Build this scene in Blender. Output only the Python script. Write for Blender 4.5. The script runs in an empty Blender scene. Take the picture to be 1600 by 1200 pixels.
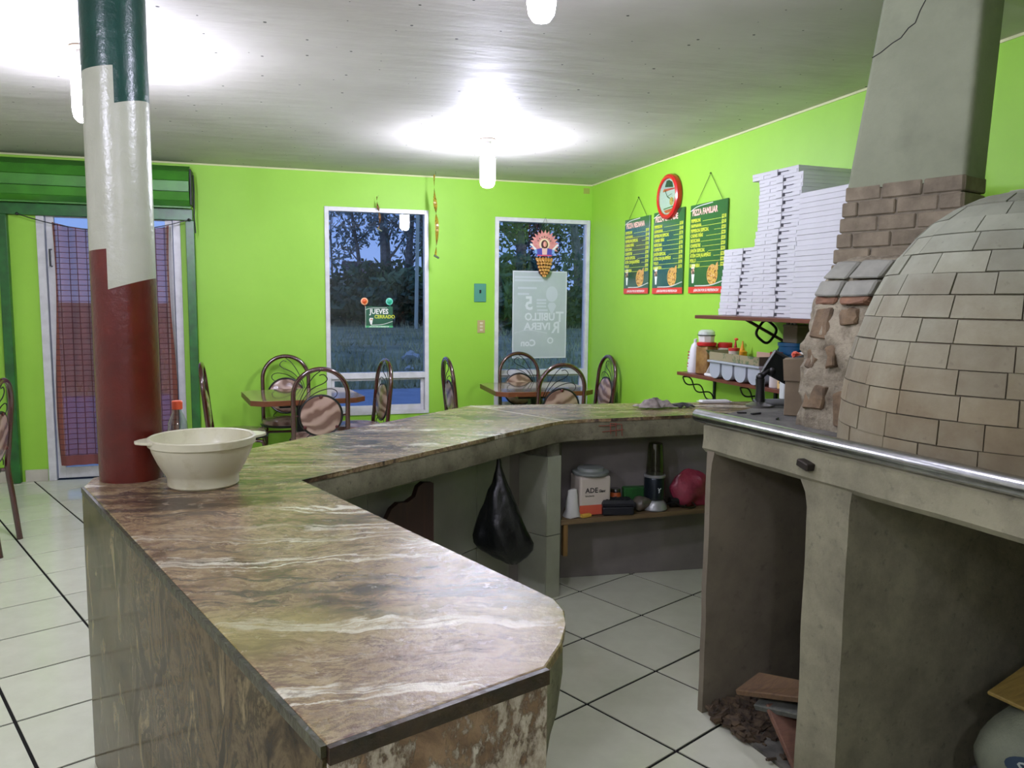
import bpy, bmesh, math, random
import numpy as np
from mathutils import Vector, Matrix, noise as mnoise

# ------------------------------------------------------------------ scene, camera, sky, exposure
S = bpy.context.scene
COL = S.collection
PI = math.pi
random.seed(7)

F_PX, PITCH, ROLL, YAW, CAM_H = 1232.848, 0.105233, 0.0092687, 0.2945811, 1.46563
cd = bpy.data.cameras.new('camera'); cam = bpy.data.objects.new('camera', cd); COL.objects.link(cam)
cd.sensor_fit = 'HORIZONTAL'; cd.sensor_width = 36.0; cd.lens = 36.0 * F_PX / 1600.0
cd.clip_start = 0.05; cd.clip_end = 400
_fw = Vector((math.sin(YAW) * math.cos(PITCH), math.cos(YAW) * math.cos(PITCH), -math.sin(PITCH)))
_rt = Vector((math.cos(YAW), -math.sin(YAW), 0)); _up = _rt.cross(_fw)
_r2 = math.cos(ROLL) * _rt + math.sin(ROLL) * _up; _u2 = -math.sin(ROLL) * _rt + math.cos(ROLL) * _up
cam.matrix_world = Matrix(((_r2.x, _u2.x, -_fw.x, 0), (_r2.y, _u2.y, -_fw.y, 0), (_r2.z, _u2.z, -_fw.z, CAM_H), (0, 0, 0, 1)))
S.camera = cam

S.view_settings.view_transform = 'Standard'; S.view_settings.look = 'None'
S.view_settings.gamma = 1.0; S.view_settings.use_curve_mapping = False
S.view_settings.exposure = 0.0
LAMP_W = 470.0           # emission of the bulbs
SKY = 1.15              # strength of the dusk sky
S.cycles.max_bounces = 10; S.cycles.diffuse_bounces = 6; S.cycles.transparent_max_bounces = 16
S.cycles.caustics_reflective = False; S.cycles.caustics_refractive = False
S.cycles.sample_clamp_indirect = 4.0

wd = bpy.data.worlds.new('dusk_sky'); S.world = wd; wd.use_nodes = True
wn = wd.node_tree; wn.nodes.clear()
_o = wn.nodes.new('ShaderNodeOutputWorld'); _b = wn.nodes.new('ShaderNodeBackground')
_tc = wn.nodes.new('ShaderNodeTexCoord'); _sx = wn.nodes.new('ShaderNodeSeparateXYZ'); _cr = wn.nodes.new('ShaderNodeValToRGB')
wn.links.new(_tc.outputs['Generated'], _sx.inputs[0]); wn.links.new(_sx.outputs['Z'], _cr.inputs[0])
wn.links.new(_cr.outputs[0], _b.inputs[0]); wn.links.new(_b.outputs[0], _o.inputs[0]); _b.inputs[1].default_value = SKY

def lin(c):
    def f(v):
        v /= 255.0
        return v / 12.92 if v <= 0.04045 else ((v + 0.055) / 1.055) ** 2.4
    return (f(c[0]), f(c[1]), f(c[2]), 1.0)
e = _cr.color_ramp.elements
e[0].position = 0.0; e[0].color = lin((165, 188, 246)); e[1].position = 1.0; e[1].color = lin((132, 155, 215))
_m = _cr.color_ramp.elements.new(0.22); _m.color = lin((132, 170, 246))

# ------------------------------------------------------------------ room constants (metres)
YB, XR, XL, YF, HC = 7.0, 2.892, -3.4, -2.2, 2.548
ZC = 0.89                # bar counter height
ZH = 1.05                # oven hearth height

# ------------------------------------------------------------------ helpers
def tag(o, label=None, cat=None, group=None, kind=None):
    if label: o['label'] = label
    if cat: o['category'] = cat
    if group: o['group'] = group
    if kind: o['kind'] = kind
    return o

def thing(name, label, cat, loc=(0, 0, 0), rot=(0, 0, 0), group=None, kind=None):
    o = bpy.data.objects.new(name, None); COL.objects.link(o)
    o.empty_display_size = 0.05
    o.location = loc; o.rotation_euler = rot
    return tag(o, label, cat, group, kind)

def wmat(o):
    m = o.matrix_basis.copy()
    if o.parent: m = wmat(o.parent) @ o.matrix_parent_inverse @ m
    return m

def link(name, me, mat, parent=None, world=False, label=None, kind=None, loc=None, rot=None):
    o = bpy.data.objects.new(name, me); COL.objects.link(o)
    if mat:
        me.materials.clear(); me.materials.append(mat)
    if parent is not None:
        o.parent = parent
        if world: o.matrix_parent_inverse = wmat(parent).inverted()
    if loc: o.location = loc
    if rot: o.rotation_euler = rot
    if label: o['label'] = label
    if kind: o['kind'] = kind
    return o

def tomesh(bm, name, smooth=False, angle=38):
    bmesh.ops.recalc_face_normals(bm, faces=bm.faces)
    me = bpy.data.meshes.new(name); bm.to_mesh(me); bm.free()
    if smooth:
        for p in me.polygons: p.use_smooth = True
        me.set_sharp_from_angle(angle=math.radians(angle))
    return me

def part(name, bm, mat, parent=None, smooth=False, world=False, **k):
    return link(name, tomesh(bm, name, smooth), mat, parent, world, **k)

def B(): return bmesh.new()

def box(bm, x0, x1, y0, y1, z0, z1, bev=0.0, seg=1):
    vs = [bm.verts.new(p) for p in ((x0,y0,z0),(x1,y0,z0),(x1,y1,z0),(x0,y1,z0),(x0,y0,z1),(x1,y0,z1),(x1,y1,z1),(x0,y1,z1))]
    fs = [bm.faces.new([vs[i] for i in q]) for q in ((0,3,2,1),(4,5,6,7),(0,1,5,4),(1,2,6,5),(2,3,7,6),(3,0,4,7))]
    if bev:
        es = list({e for f in fs for e in f.edges})
        bmesh.ops.bevel(bm, geom=es, offset=bev, segments=seg, affect='EDGES', profile=0.5)
    return bm

def obox(bm, M, sx, sy, sz, bev=0.0, seg=1):
    b2 = B(); box(b2, -sx/2, sx/2, -sy/2, sy/2, -sz/2, sz/2, bev, seg)
    b2.transform(M); join(bm, b2); return bm

def join(bm, other):
    me = bpy.data.meshes.new('tmp'); other.to_mesh(me); other.free(); bm.from_mesh(me); bpy.data.meshes.remove(me)
    return bm

def prism(bm, pts, z0, z1, bev=0.0):
    lo = [bm.verts.new((x, y, z0)) for x, y in pts]; hi = [bm.verts.new((x, y, z1)) for x, y in pts]
    n = len(pts)
    fs = [bm.faces.new(lo[::-1]), bm.faces.new(hi)]
    for i in range(n): fs.append(bm.faces.new((lo[i], lo[(i+1) % n], hi[(i+1) % n], hi[i])))
    if bev:
        bmesh.ops.bevel(bm, geom=list(fs[1].edges), offset=bev, segments=2, affect='EDGES', profile=0.5)
    return bm

def loft(bm, rings, cap0=True, cap1=True, closed=True):
    vs = [[bm.verts.new(p) for p in r] for r in rings]
    n = len(vs[0])
    for a, b in zip(vs[:-1], vs[1:]):
        for i in range(n if closed else n - 1):
            bm.faces.new((a[i], a[(i+1) % n], b[(i+1) % n], b[i]))
    if cap0: bm.faces.new(vs[0][::-1])
    if cap1: bm.faces.new(vs[-1])
    return bm

def lathe(bm, prof, n=32, c=(0, 0, 0), sx=1.0, sy=1.0, cap0=True, cap1=True):
    return loft(bm, [[(c[0] + r*sx*math.cos(2*PI*i/n), c[1] + r*sy*math.sin(2*PI*i/n), c[2] + z) for i in range(n)] for r, z in prof], cap0, cap1)

def tube(bm, pts, r, n=8, closed=False, taper=None):
    P = [Vector(p) for p in pts]; m = len(P); rings = []
    T = []
    for i in range(m):
        if closed: t = P[(i+1) % m] - P[i-1]
        else: t = P[min(i+1, m-1)] - P[max(i-1, 0)]
        T.append(t.normalized())
    up = Vector((0, 0, 1)) if abs(T[0].z) < 0.9 else Vector((1, 0, 0))
    u = (up - T[0] * up.dot(T[0])).normalized()
    for i in range(m):
        u = (u - T[i] * u.dot(T[i])).normalized(); v = T[i].cross(u)
        rr = taper[i] if taper else r
        rings.append([tuple(P[i] + u*rr*math.cos(2*PI*k/n) + v*rr*math.sin(2*PI*k/n)) for k in range(n)])
    if closed:
        rings.append(rings[0]); loft(bm, rings, False, False); bmesh.ops.remove_doubles(bm, verts=bm.verts, dist=1e-6)
    else: loft(bm, rings)
    return bm

def cyl(bm, a, b, r, n=16, r2=None): return tube(bm, [a, b], r, n, taper=[r, r if r2 is None else r2])

def ball(bm, c, rx, ry=None, rz=None, u=16, v=10):
    ry = rx if ry is None else ry; rz = rx if rz is None else rz
    M = Matrix.Translation(c) @ Matrix.Diagonal((rx, ry, rz, 1))
    bmesh.ops.create_uvsphere(bm, u_segments=u, v_segments=v, radius=1.0, matrix=M); return bm

def spline(ctrl, n=8):
    """Catmull-Rom through the control points"""
    P = [Vector(c) for c in ctrl]; out = []
    P = [P[0]*2 - P[1]] + P + [P[-1]*2 - P[-2]]
    for i in range(1, len(P) - 2):
        for k in range(n):
            t = k / n
            out.append(0.5*((2*P[i]) + (P[i+1]-P[i-1])*t + (2*P[i-1]-5*P[i]+4*P[i+1]-P[i+2])*t*t + (-P[i-1]+3*P[i]-3*P[i+1]+P[i+2])*t**3))
    out.append(P[-2]); return out

def rough(bm, amp, scale, seed=0.0):
    for v in bm.verts:
        d = mnoise.noise_vector(v.co * scale + Vector((seed, seed*1.7, seed*0.3)))
        v.co += d * amp
    return bm

_txt = {}
def text_mesh(s, size, depth=0.0005, align='LEFT', bold=0.0, shear=0.0, sx=1.0, mirror=False):
    c = bpy.data.curves.new('lettering', 'FONT'); c.body = s; c.size = size; c.align_x = align; c.align_y = 'BOTTOM_BASELINE'
    c.extrude = depth; c.offset = bold; c.shear = shear; c.resolution_u = 2
    o = bpy.data.objects.new('lettering', c); COL.objects.link(o)
    dg = bpy.context.evaluated_depsgraph_get(); me = bpy.data.meshes.new_from_object(o.evaluated_get(dg))
    bpy.data.objects.remove(o); bpy.data.curves.remove(c)
    M = Matrix.Diagonal((sx * (-1 if mirror else 1), 1, 1, 1)); me.transform(M)
    if mirror: me.flip_normals()
    return me

def texts(items):
    """items: (string, x, y, size, align, bold, sx, shear) -> one bmesh in the board's plane"""
    bm = B()
    for s, x, y, size, al, bold, sx, sh in items:
        me = text_mesh(s, size, 0.0004, al, bold, sh, sx); me.transform(Matrix.Translation((x, y, 0)))
        bm.from_mesh(me); bpy.data.meshes.remove(me)
    return bm

# ------------------------------------------------------------------ materials
_mats = {}
def M(name, rgb, rough=0.5, metal=0.0, var=0.0, vscale=8.0, bump=0.0, bscale=40.0, spec=0.5, rgb2=None, coat=0.0, trans=0.0, alpha=1.0, emit=0.0, objrand=0.0, detail=6.0, bdist=0.01, stretch=None, lo=0.35, hi=0.65):
    if name in _mats: return _mats[name]
    m = bpy.data.materials.new(name); m.use_nodes = True; nt = m.node_tree
    p = nt.nodes['Principled BSDF']; L = nt.links
    c = lin(rgb); p.inputs['Base Color'].default_value = c
    p.inputs['Roughness'].default_value = rough; p.inputs['Metallic'].default_value = metal
    p.inputs['Specular IOR Level'].default_value = spec
    if coat: p.inputs['Coat Weight'].default_value = coat; p.inputs['Coat Roughness'].default_value = 0.12
    if trans: p.inputs['Transmission Weight'].default_value = trans
    if alpha < 1: p.inputs['Alpha'].default_value = alpha
    if emit:
        p.inputs['Emission Color'].default_value = c; p.inputs['Emission Strength'].default_value = emit
    tc = nt.nodes.new('ShaderNodeTexCoord'); src = tc.outputs['Object']
    if stretch:
        mp = nt.nodes.new('ShaderNodeMapping'); mp.inputs['Scale'].default_value = stretch; L.new(src, mp.inputs[0]); src = mp.outputs[0]
    col = None
    if rgb2 is not None or var:
        n = nt.nodes.new('ShaderNodeTexNoise'); n.inputs['Scale'].default_value = vscale; n.inputs['Detail'].default_value = detail; n.inputs['Roughness'].default_value = 0.6
        L.new(src, n.inputs['Vector'])
        r = nt.nodes.new('ShaderNodeValToRGB'); L.new(n.outputs['Fac'], r.inputs[0])
        r.color_ramp.elements[0].position = lo; r.color_ramp.elements[1].position = hi
        if rgb2 is None: rgb2 = tuple(max(0, v * (1 - var)) for v in rgb)
        r.color_ramp.elements[0].color = lin(rgb2); r.color_ramp.elements[1].color = c
        col = r.outputs[0]
    if objrand:
        oi = nt.nodes.new('ShaderNodeObjectInfo'); hs = nt.nodes.new('ShaderNodeHueSaturation')
        mr = nt.nodes.new('ShaderNodeMapRange'); mr.inputs['To Min'].default_value = 1 - objrand; mr.inputs['To Max'].default_value = 1 + objrand
        L.new(oi.outputs['Random'], mr.inputs['Value']); L.new(mr.outputs[0], hs.inputs['Value'])
        if col: L.new(col, hs.inputs['Color'])
        else: hs.inputs['Color'].default_value = c
        col = hs.outputs[0]
    if col: L.new(col, p.inputs['Base Color'])
    if bump:
        n2 = nt.nodes.new('ShaderNodeTexNoise'); n2.inputs['Scale'].default_value = bscale; n2.inputs['Detail'].default_value = 8
        L.new(src, n2.inputs['Vector'])
        bp = nt.nodes.new('ShaderNodeBump'); bp.inputs['Strength'].default_value = bump; bp.inputs['Distance'].default_value = bdist
        L.new(n2.outputs['Fac'], bp.inputs['Height']); L.new(bp.outputs[0], p.inputs['Normal'])
    _mats[name] = m
    return m

def glass(name, tint=(255, 255, 255), rough=0.0, base=0.04, top=1.0, ior=1.45):
    """thin clear sheet: see-through with a mirror share that grows at grazing angles"""
    if name in _mats: return _mats[name]
    m = bpy.data.materials.new(name); m.use_nodes = True; nt = m.node_tree; nt.nodes.clear(); L = nt.links
    o = nt.nodes.new('ShaderNodeOutputMaterial'); t = nt.nodes.new('ShaderNodeBsdfTransparent'); g = nt.nodes.new('ShaderNodeBsdfGlossy')
    fr = nt.nodes.new('ShaderNodeLayerWeight'); fr.inputs[0].default_value = 0.5; mx = nt.nodes.new('ShaderNodeMixShader')
    pw = nt.nodes.new('ShaderNodeMath'); pw.operation = 'POWER'; pw.inputs[1].default_value = 4.0; L.new(fr.outputs['Facing'], pw.inputs[0])
    t.inputs[0].default_value = lin(tint); g.inputs['Roughness'].default_value = rough
    ad = nt.nodes.new('ShaderNodeMath'); ad.operation = 'MULTIPLY_ADD'; ad.inputs[1].default_value = top - base; ad.inputs[2].default_value = base; ad.use_clamp = True
    L.new(pw.outputs[0], ad.inputs[0]); L.new(ad.outputs[0], mx.inputs[0]); L.new(t.outputs[0], mx.inputs[1]); L.new(g.outputs[0], mx.inputs[2]); L.new(mx.outputs[0], o.inputs[0])
    _mats[name] = m
    return m
# ------------------------------------------------------------------ node-built surfaces
class NT:
    def __init__(s, name):
        s.m = bpy.data.materials.new(name); s.m.use_nodes = True; s.nt = s.m.node_tree; s.p = s.nt.nodes['Principled BSDF']; s.L = s.nt.links
        s.tc = s.nt.nodes.new('ShaderNodeTexCoord')
    def n(s, t, **k):
        x = s.nt.nodes.new(t)
        for a, v in k.items(): setattr(x, a, v)
        return x
    def link(s, a, b): s.L.new(a, b)
    def mapping(s, src, scale=(1, 1, 1), rot=(0, 0, 0), loc=(0, 0, 0)):
        x = s.n('ShaderNodeMapping'); x.inputs['Scale'].default_value = scale; x.inputs['Rotation'].default_value = rot; x.inputs['Location'].default_value = loc
        s.link(src, x.inputs[0]); return x.outputs[0]
    def noise(s, src, scale, detail=6, rough=0.6, dist=0.0):
        x = s.n('ShaderNodeTexNoise'); x.inputs['Scale'].default_value = scale; x.inputs['Detail'].default_value = detail
        x.inputs['Roughness'].default_value = rough; x.inputs['Distortion'].default_value = dist; s.link(src, x.inputs['Vector']); return x
    def ramp(s, fac, stops):
        x = s.n('ShaderNodeValToRGB'); e = x.color_ramp.elements
        e[0].position, e[0].color = stops[0][0], lin(stops[0][1]); e[1].position, e[1].color = stops[-1][0], lin(stops[-1][1])
        for q, c in stops[1:-1]:
            k = e.new(q); k.color = lin(c)
        s.link(fac, x.inputs[0]); return x.outputs[0]
    def math(s, op, a, b=None, clamp=False):
        x = s.n('ShaderNodeMath', operation=op); x.use_clamp = clamp
        for i, v in enumerate((a, b)):
            if v is None: continue
            if isinstance(v, (int, float)): x.inputs[i].default_value = v
            else: s.link(v, x.inputs[i])
        return x.outputs[0]
    def mix(s, fac, a, b):
        x = s.n('ShaderNodeMixRGB')
        for i, v in enumerate((fac, a, b)):
            if isinstance(v, (int, float)): x.inputs[i].default_value = v
            elif isinstance(v, tuple): x.inputs[i].default_value = lin(v)
            else: s.link(v, x.inputs[i])
        return x.outputs[0]
    def bump(s, h, strength, dist=0.01):
        x = s.n('ShaderNodeBump'); x.inputs['Strength'].default_value = strength; x.inputs['Distance'].default_value = dist
        s.link(h, x.inputs['Height']); s.link(x.outputs[0], s.p.inputs['Normal'])
    def color(s, c): s.link(c, s.p.inputs['Base Color'])
    def sep(s, src):
        x = s.n('ShaderNodeSeparateXYZ'); s.link(src, x.inputs[0]); return x.outputs

def marble_top():
    t = NT('painted_marble'); P = t.tc.outputs['Object']
    rot = t.mapping(P, rot=(0, 0, math.radians(13)))
    w = t.noise(rot, 2.6, 4, 0.55)
    off = t.n('ShaderNodeVectorMath', operation='SCALE'); t.link(w.outputs['Color'], off.inputs[0]); off.inputs['Scale'].default_value = 0.26
    add = t.n('ShaderNodeVectorMath', operation='ADD'); t.link(rot, add.inputs[0]); t.link(off.outputs[0], add.inputs[1])
    st = t.mapping(add.outputs[0], scale=(0.9, 2.3, 1))
    n1 = t.noise(st, 2.6, 11, 0.74, 0.3)
    base = t.ramp(n1.outputs['Fac'], [(0.36, (58, 44, 36)), (0.43, (100, 80, 60)), (0.475, (128, 106, 80)), (0.51, (152, 132, 100)), (0.54, (98, 76, 62)), (0.575, (158, 140, 106)), (0.64, (104, 82, 72))])
    w2 = t.noise(rot, 11, 6, 0.65); o2 = t.n('ShaderNodeVectorMath', operation='SCALE'); t.link(w2.outputs['Color'], o2.inputs[0]); o2.inputs['Scale'].default_value = 0.05
    a2 = t.n('ShaderNodeVectorMath', operation='ADD'); t.link(add.outputs[0], a2.inputs[0]); t.link(o2.outputs[0], a2.inputs[1])
    st2 = t.mapping(a2.outputs[0], scale=(0.34, 4.6, 1), loc=(3.1, 1.7, 0))
    n2 = t.noise(st2, 1.7, 8, 0.6, 0.2)
    vein = t.ramp(n2.outputs['Fac'], [(0.560, (0, 0, 0)), (0.585, (255, 255, 255)), (0.60, (255, 255, 255)), (0.63, (0, 0, 0))])
    n5 = t.noise(P, 1.9, 3)
    vm = t.math('MULTIPLY', vein, t.math('MULTIPLY', t.math('SUBTRACT', n5.outputs['Fac'], 0.40), 6.0, True))
    c = t.mix(vm, base, (206, 200, 180))
    dark = t.ramp(n2.outputs['Fac'], [(0.385, (0, 0, 0)), (0.40, (255, 255, 255)), (0.43, (255, 255, 255)), (0.455, (0, 0, 0))])
    c = t.mix(t.math('MULTIPLY', dark, 0.75), c, (62, 52, 50))
    n3 = t.noise(P, 26, 6, 0.7)
    sp = t.ramp(n3.outputs['Fac'], [(0.34, (255, 255, 255)), (0.45, (0, 0, 0))])
    c = t.mix(t.math('MULTIPLY', sp, 0.55), c, (84, 66, 60))
    lt = t.ramp(n3.outputs['Fac'], [(0.57, (0, 0, 0)), (0.68, (255, 255, 255))])
    c = t.mix(t.math('MULTIPLY', lt, 0.35), c, (196, 184, 160))
    n4 = t.noise(P, 1.15, 3)
    yl = t.ramp(n4.outputs['Fac'], [(0.56, (0, 0, 0)), (0.68, (255, 255, 255))])
    c = t.mix(t.math('MULTIPLY', yl, 0.45), c, (150, 146, 74))
    t.color(c)
    r = t.n('ShaderNodeMapRange'); r.inputs['To Min'].default_value = 0.12; r.inputs['To Max'].default_value = 0.38
    t.link(t.noise(P, 9, 5).outputs['Fac'], r.inputs['Value']); t.link(r.outputs[0], t.p.inputs['Roughness'])
    t.p.inputs['Specular IOR Level'].default_value = 0.5
    t.bump(t.noise(P, 42, 7, 0.7).outputs['Fac'], 0.32, 0.006)
    return t.m

def side_paint():
    t = NT('glossy_streaked_paint'); P = t.tc.outputs['Object']
    st = t.mapping(P, scale=(2.0, 2.0, 1.15), rot=(0.35, 0.2, 0))
    n = t.noise(st, 4.2, 9, 0.68, 0.9)
    c = t.ramp(n.outputs['Fac'], [(0.34, (26, 22, 13)), (0.44, (62, 53, 36)), (0.51, (92, 80, 56)), (0.56, (50, 44, 28)), (0.65, (120, 108, 78))])
    t.color(c); t.p.inputs['Roughness'].default_value = 0.10; t.p.inputs['Specular IOR Level'].default_value = 0.025
    t.bump(t.noise(P, 22, 5).outputs['Fac'], 0.06, 0.006)
    return t.m

def worn_end():
    t = NT('worn_cement_paint'); P = t.tc.outputs['Object']; z = t.sep(P)[2]
    n = t.noise(t.mapping(P, scale=(1, 1, 0.6)), 24, 9, 0.72)
    n2 = t.noise(P, 5, 5)
    c1 = t.ramp(t.noise(t.mapping(P, scale=(1, 1, 1.2)), 6, 8, 0.7, 0.8).outputs['Fac'], [(0.35, (84, 62, 44)), (0.5, (126, 100, 76)), (0.65, (160, 132, 104))])
    c2 = t.ramp(n.outputs['Fac'], [(0.36, (104, 90, 76)), (0.5, (160, 146, 130)), (0.62, (200, 190, 178))])
    mr = t.n('ShaderNodeMapRange'); mr.inputs['From Min'].default_value = 0.88; mr.inputs['From Max'].default_value = 0.62
    t.link(z, mr.inputs['Value'])
    f = t.math('ADD', mr.outputs[0], t.math('MULTIPLY', t.math('SUBTRACT', n2.outputs['Fac'], 0.5), 2.6))
    f = t.math('ADD', f, t.math('MULTIPLY', t.math('SUBTRACT', n.outputs['Fac'], 0.5), 3.0))
    fr = t.ramp(f, [(0.02, (0, 0, 0)), (0.22, (255, 255, 255))])
    t.color(t.mix(fr, c1, c2)); t.p.inputs['Roughness'].default_value = 0.55
    t.bump(t.math('ADD', t.math('MULTIPLY', fr, 0.6), n.outputs['Fac']), 0.7, 0.006)
    return t.m

def ceiling_mat():
    t = NT('ceiling_plaster'); P = t.tc.outputs['Object']
    n = t.noise(P, 1.3, 5); c = t.ramp(n.outputs['Fac'], [(0.3, (176, 172, 164)), (0.7, (196, 193, 186))])
    v = t.n('ShaderNodeTexVoronoi'); v.voronoi_dimensions = '2D'; v.inputs['Scale'].default_value = 5.2; t.link(P, v.inputs['Vector'])
    rnd = t.sep(v.outputs['Color'])[0]
    rad = t.math('MULTIPLY', t.math('SUBTRACT', rnd, 0.25), 0.052)
    sp = t.math('LESS_THAN', v.outputs['Distance'], rad)
    t.color(t.mix(sp, c, (30, 28, 26)))
    t.p.inputs['Roughness'].default_value = 0.62
    st = t.mapping(P, scale=(0.6, 2.2, 1), rot=(0, 0, 0.35))
    t.bump(t.noise(st, 2.2, 6, 0.55).outputs['Fac'], 0.35, 0.03)
    return t.m

def floor_tile_mat():
    t = NT('glazed_floor_tile'); P = t.tc.outputs['Object']
    oi = t.n('ShaderNodeObjectInfo'); n = t.noise(P, 9, 6)
    c = t.ramp(n.outputs['Fac'], [(0.3, (204, 206, 184)), (0.7, (214, 216, 195))])
    hs = t.n('ShaderNodeHueSaturation'); mr = t.n('ShaderNodeMapRange'); mr.inputs['To Min'].default_value = 0.95; mr.inputs['To Max'].default_value = 1.03
    t.link(oi.outputs['Random'], mr.inputs['Value']); t.link(mr.outputs[0], hs.inputs['Value']); t.link(c, hs.inputs['Color']); t.color(hs.outputs[0])
    t.p.inputs['Roughness'].default_value = 0.16; t.p.inputs['Specular IOR Level'].default_value = 0.4
    return t.m

def pillar_mat():
    t = NT('three_colour_paint'); P = t.tc.outputs['Object']; x, y, z = t.sep(P)
    def step(zl, zr, sl, sr, xe):
        s = t.math('GREATER_THAN', x, xe)      # right of the notch
        a = t.math('ADD', zl, t.math('MULTIPLY', x, sl)); b = t.math('ADD', zr, t.math('MULTIPLY', x, sr))
        lim = t.math('ADD', t.math('MULTIPLY', s, b), t.math('MULTIPLY', t.math('SUBTRACT', 1, s), a))
        return t.math('GREATER_THAN', z, lim)
    gr = step(2.143 - ZC, 2.033 - ZC, 0.13, 0.30, 0.009); wh = step(1.613 - ZC, 1.497 - ZC, 0.10, 0.30, -0.030)
    n = t.noise(P, 7, 5)
    red = t.ramp(n.outputs['Fac'], [(0.3, (66, 13, 8)), (0.7, (88, 22, 14))])
    white = t.ramp(n.outputs['Fac'], [(0.3, (158, 160, 142)), (0.7, (170, 172, 156))])
    green = t.ramp(n.outputs['Fac'], [(0.3, (4, 48, 40)), (0.7, (8, 62, 52))])
    t.color(t.mix(gr, t.mix(wh, red, white), green)); t.p.inputs['Roughness'].default_value = 0.3
    t.bump(t.noise(P, 38, 4).outputs['Fac'], 0.35, 0.006)
    return t.m

def concrete(name, c1, c2, rough=0.85, scale=7, bump=0.5, dirt=0.5):
    t = NT(name); P = t.tc.outputs['Object']
    n = t.noise(P, scale, 9, 0.68); n2 = t.noise(P, scale * 6, 6, 0.6); n3 = t.noise(P, 2.2, 5)
    c = t.ramp(n.outputs['Fac'], [(0.32, c2), (0.62, c1)])
    d = t.ramp(n2.outputs['Fac'], [(0.30, (255, 255, 255)), (0.40, (0, 0, 0))])
    c = t.mix(t.math('MULTIPLY', d, dirt), c, tuple(int(v * 0.45) for v in c2))
    d2 = t.ramp(n3.outputs['Fac'], [(0.58, (0, 0, 0)), (0.72, (255, 255, 255))])
    c = t.mix(t.math('MULTIPLY', d2, 0.35), c, tuple(int(v * 0.6) for v in c2))
    t.color(c); t.p.inputs['Roughness'].default_value = rough
    t.bump(t.math('ADD', n.outputs['Fac'], t.math('MULTIPLY', n2.outputs['Fac'], 0.4)), bump, 0.012)
    return t.m

def curtain_mat():
    t = NT('sheer_checked_cloth'); P = t.tc.outputs['Object']; x, y, z = t.sep(P)
    def lines(v, k, w): return t.math('LESS_THAN', t.math('FRACT', t.math('MULTIPLY', v, k)), w)
    g = t.math('MAXIMUM', lines(x, 16.0, 0.10), lines(z, 24.0, 0.12))
    hem = t.math('LESS_THAN', z, 0.08)
    c = t.mix(g, (122, 66, 54), (66, 30, 26)); c = t.mix(hem, c, (110, 60, 54)); t.color(c)
    t.p.inputs['Roughness'].default_value = 0.9
    edge = t.math('GREATER_THAN', t.math('ABSOLUTE', x), 0.40)
    opq = t.math('MAXIMUM', t.math('MAXIMUM', t.math('MULTIPLY', g, 0.9), hem), t.math('MULTIPLY', edge, 0.9))
    a = t.math('ADD', 0.70, t.math('MULTIPLY', opq, 0.28), True)
    t.link(a, t.p.inputs['Alpha'])
    return t.m

def wood_swirl(name, a, b, rough=0.25, scale=3.0):
    t = NT(name); P = t.tc.outputs['Object']
    n = t.noise(P, 2.0, 3); ad = t.n('ShaderNodeVectorMath', operation='ADD'); sc = t.n('ShaderNodeVectorMath', operation='SCALE'); sc.inputs['Scale'].default_value = 0.5
    t.link(n.outputs['Color'], sc.inputs[0]); t.link(P, ad.inputs[0]); t.link(sc.outputs[0], ad.inputs[1])
    w = t.n('ShaderNodeTexWave', wave_type='RINGS'); w.inputs['Scale'].default_value = scale; w.inputs['Distortion'].default_value = 5.0; w.inputs['Detail'].default_value = 3
    t.link(ad.outputs[0], w.inputs['Vector'])
    t.color(t.ramp(w.outputs['Fac'], [(0.15, b), (0.5, a), (0.9, tuple(min(255, v + 22) for v in a))]))
    t.p.inputs['Roughness'].default_value = rough
    t.bump(t.noise(P, 14, 4).outputs['Fac'], 0.25, 0.01)
    return t.m

def plank_mat(name, a, b, rough=0.5, st=(1, 14, 14)):
    t = NT(name); P = t.mapping(t.tc.outputs['Object'], scale=st)
    n = t.noise(P, 3.0, 7, 0.65, 0.6); t.color(t.ramp(n.outputs['Fac'], [(0.3, b), (0.7, a)])); t.p.inputs['Roughness'].default_value = rough
    return t.m

MARBLE, SIDE, WORN = marble_top(), side_paint(), worn_end()
CEIL, TILE, PILLAR = ceiling_mat(), floor_tile_mat(), pillar_mat()
CEMENT = concrete('counter_cement', (122, 118, 96), (84, 80, 62), scale=9)
HEARTHM = concrete('oven_cement', (134, 131, 106), (104, 101, 81), scale=6, bump=0.35, dirt=0.35)
HEARTHTOP = concrete('sooty_cement', (96, 94, 88), (52, 52, 48), scale=8, bump=0.6)
NICHE = concrete('stained_plaster', (116, 108, 90), (94, 87, 72), scale=4, bump=0.2, dirt=0.25)
PLASTER = concrete('chimney_plaster', (116, 121, 98), (105, 110, 88), scale=4, bump=0.35, dirt=0.05)
ROUGHM = concrete('broken_masonry', (150, 142, 120), (82, 71, 54), scale=13, bump=1.0)
WALLG = M('green_wall_paint', (146, 200, 60), 0.55, rgb2=(140, 194, 55), vscale=2.0, bump=0.12, bscale=18, bdist=0.006)
LOWWALL = M('low_wall_plaster', (120, 114, 108), 0.7, var=0.12, vscale=4, bump=0.15, bscale=25)
GROUT = M('dark_grout', (30, 30, 28), 0.9, spec=0.1)
WHITEALU = M('white_aluminium', (214, 214, 216), 0.35, var=0.08, vscale=12)
SHUTG = M('shutter_green', (66, 136, 42), 0.4, var=0.15, vscale=7)
SHUTD = M('shutter_dark_green', (34, 104, 38), 0.35, var=0.25, vscale=9)
BLACK = M('black_plastic', (14, 14, 15), 0.35)
IRON = M('black_iron', (16, 18, 18), 0.4)
GLASS = glass('window_glass', (232, 240, 246), 0.0, 0.045)
CHROME = M('brushed_steel', (190, 192, 194), 0.22, 1.0, var=0.1, vscale=30, bump=0.05)
BRICKM = None

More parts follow.
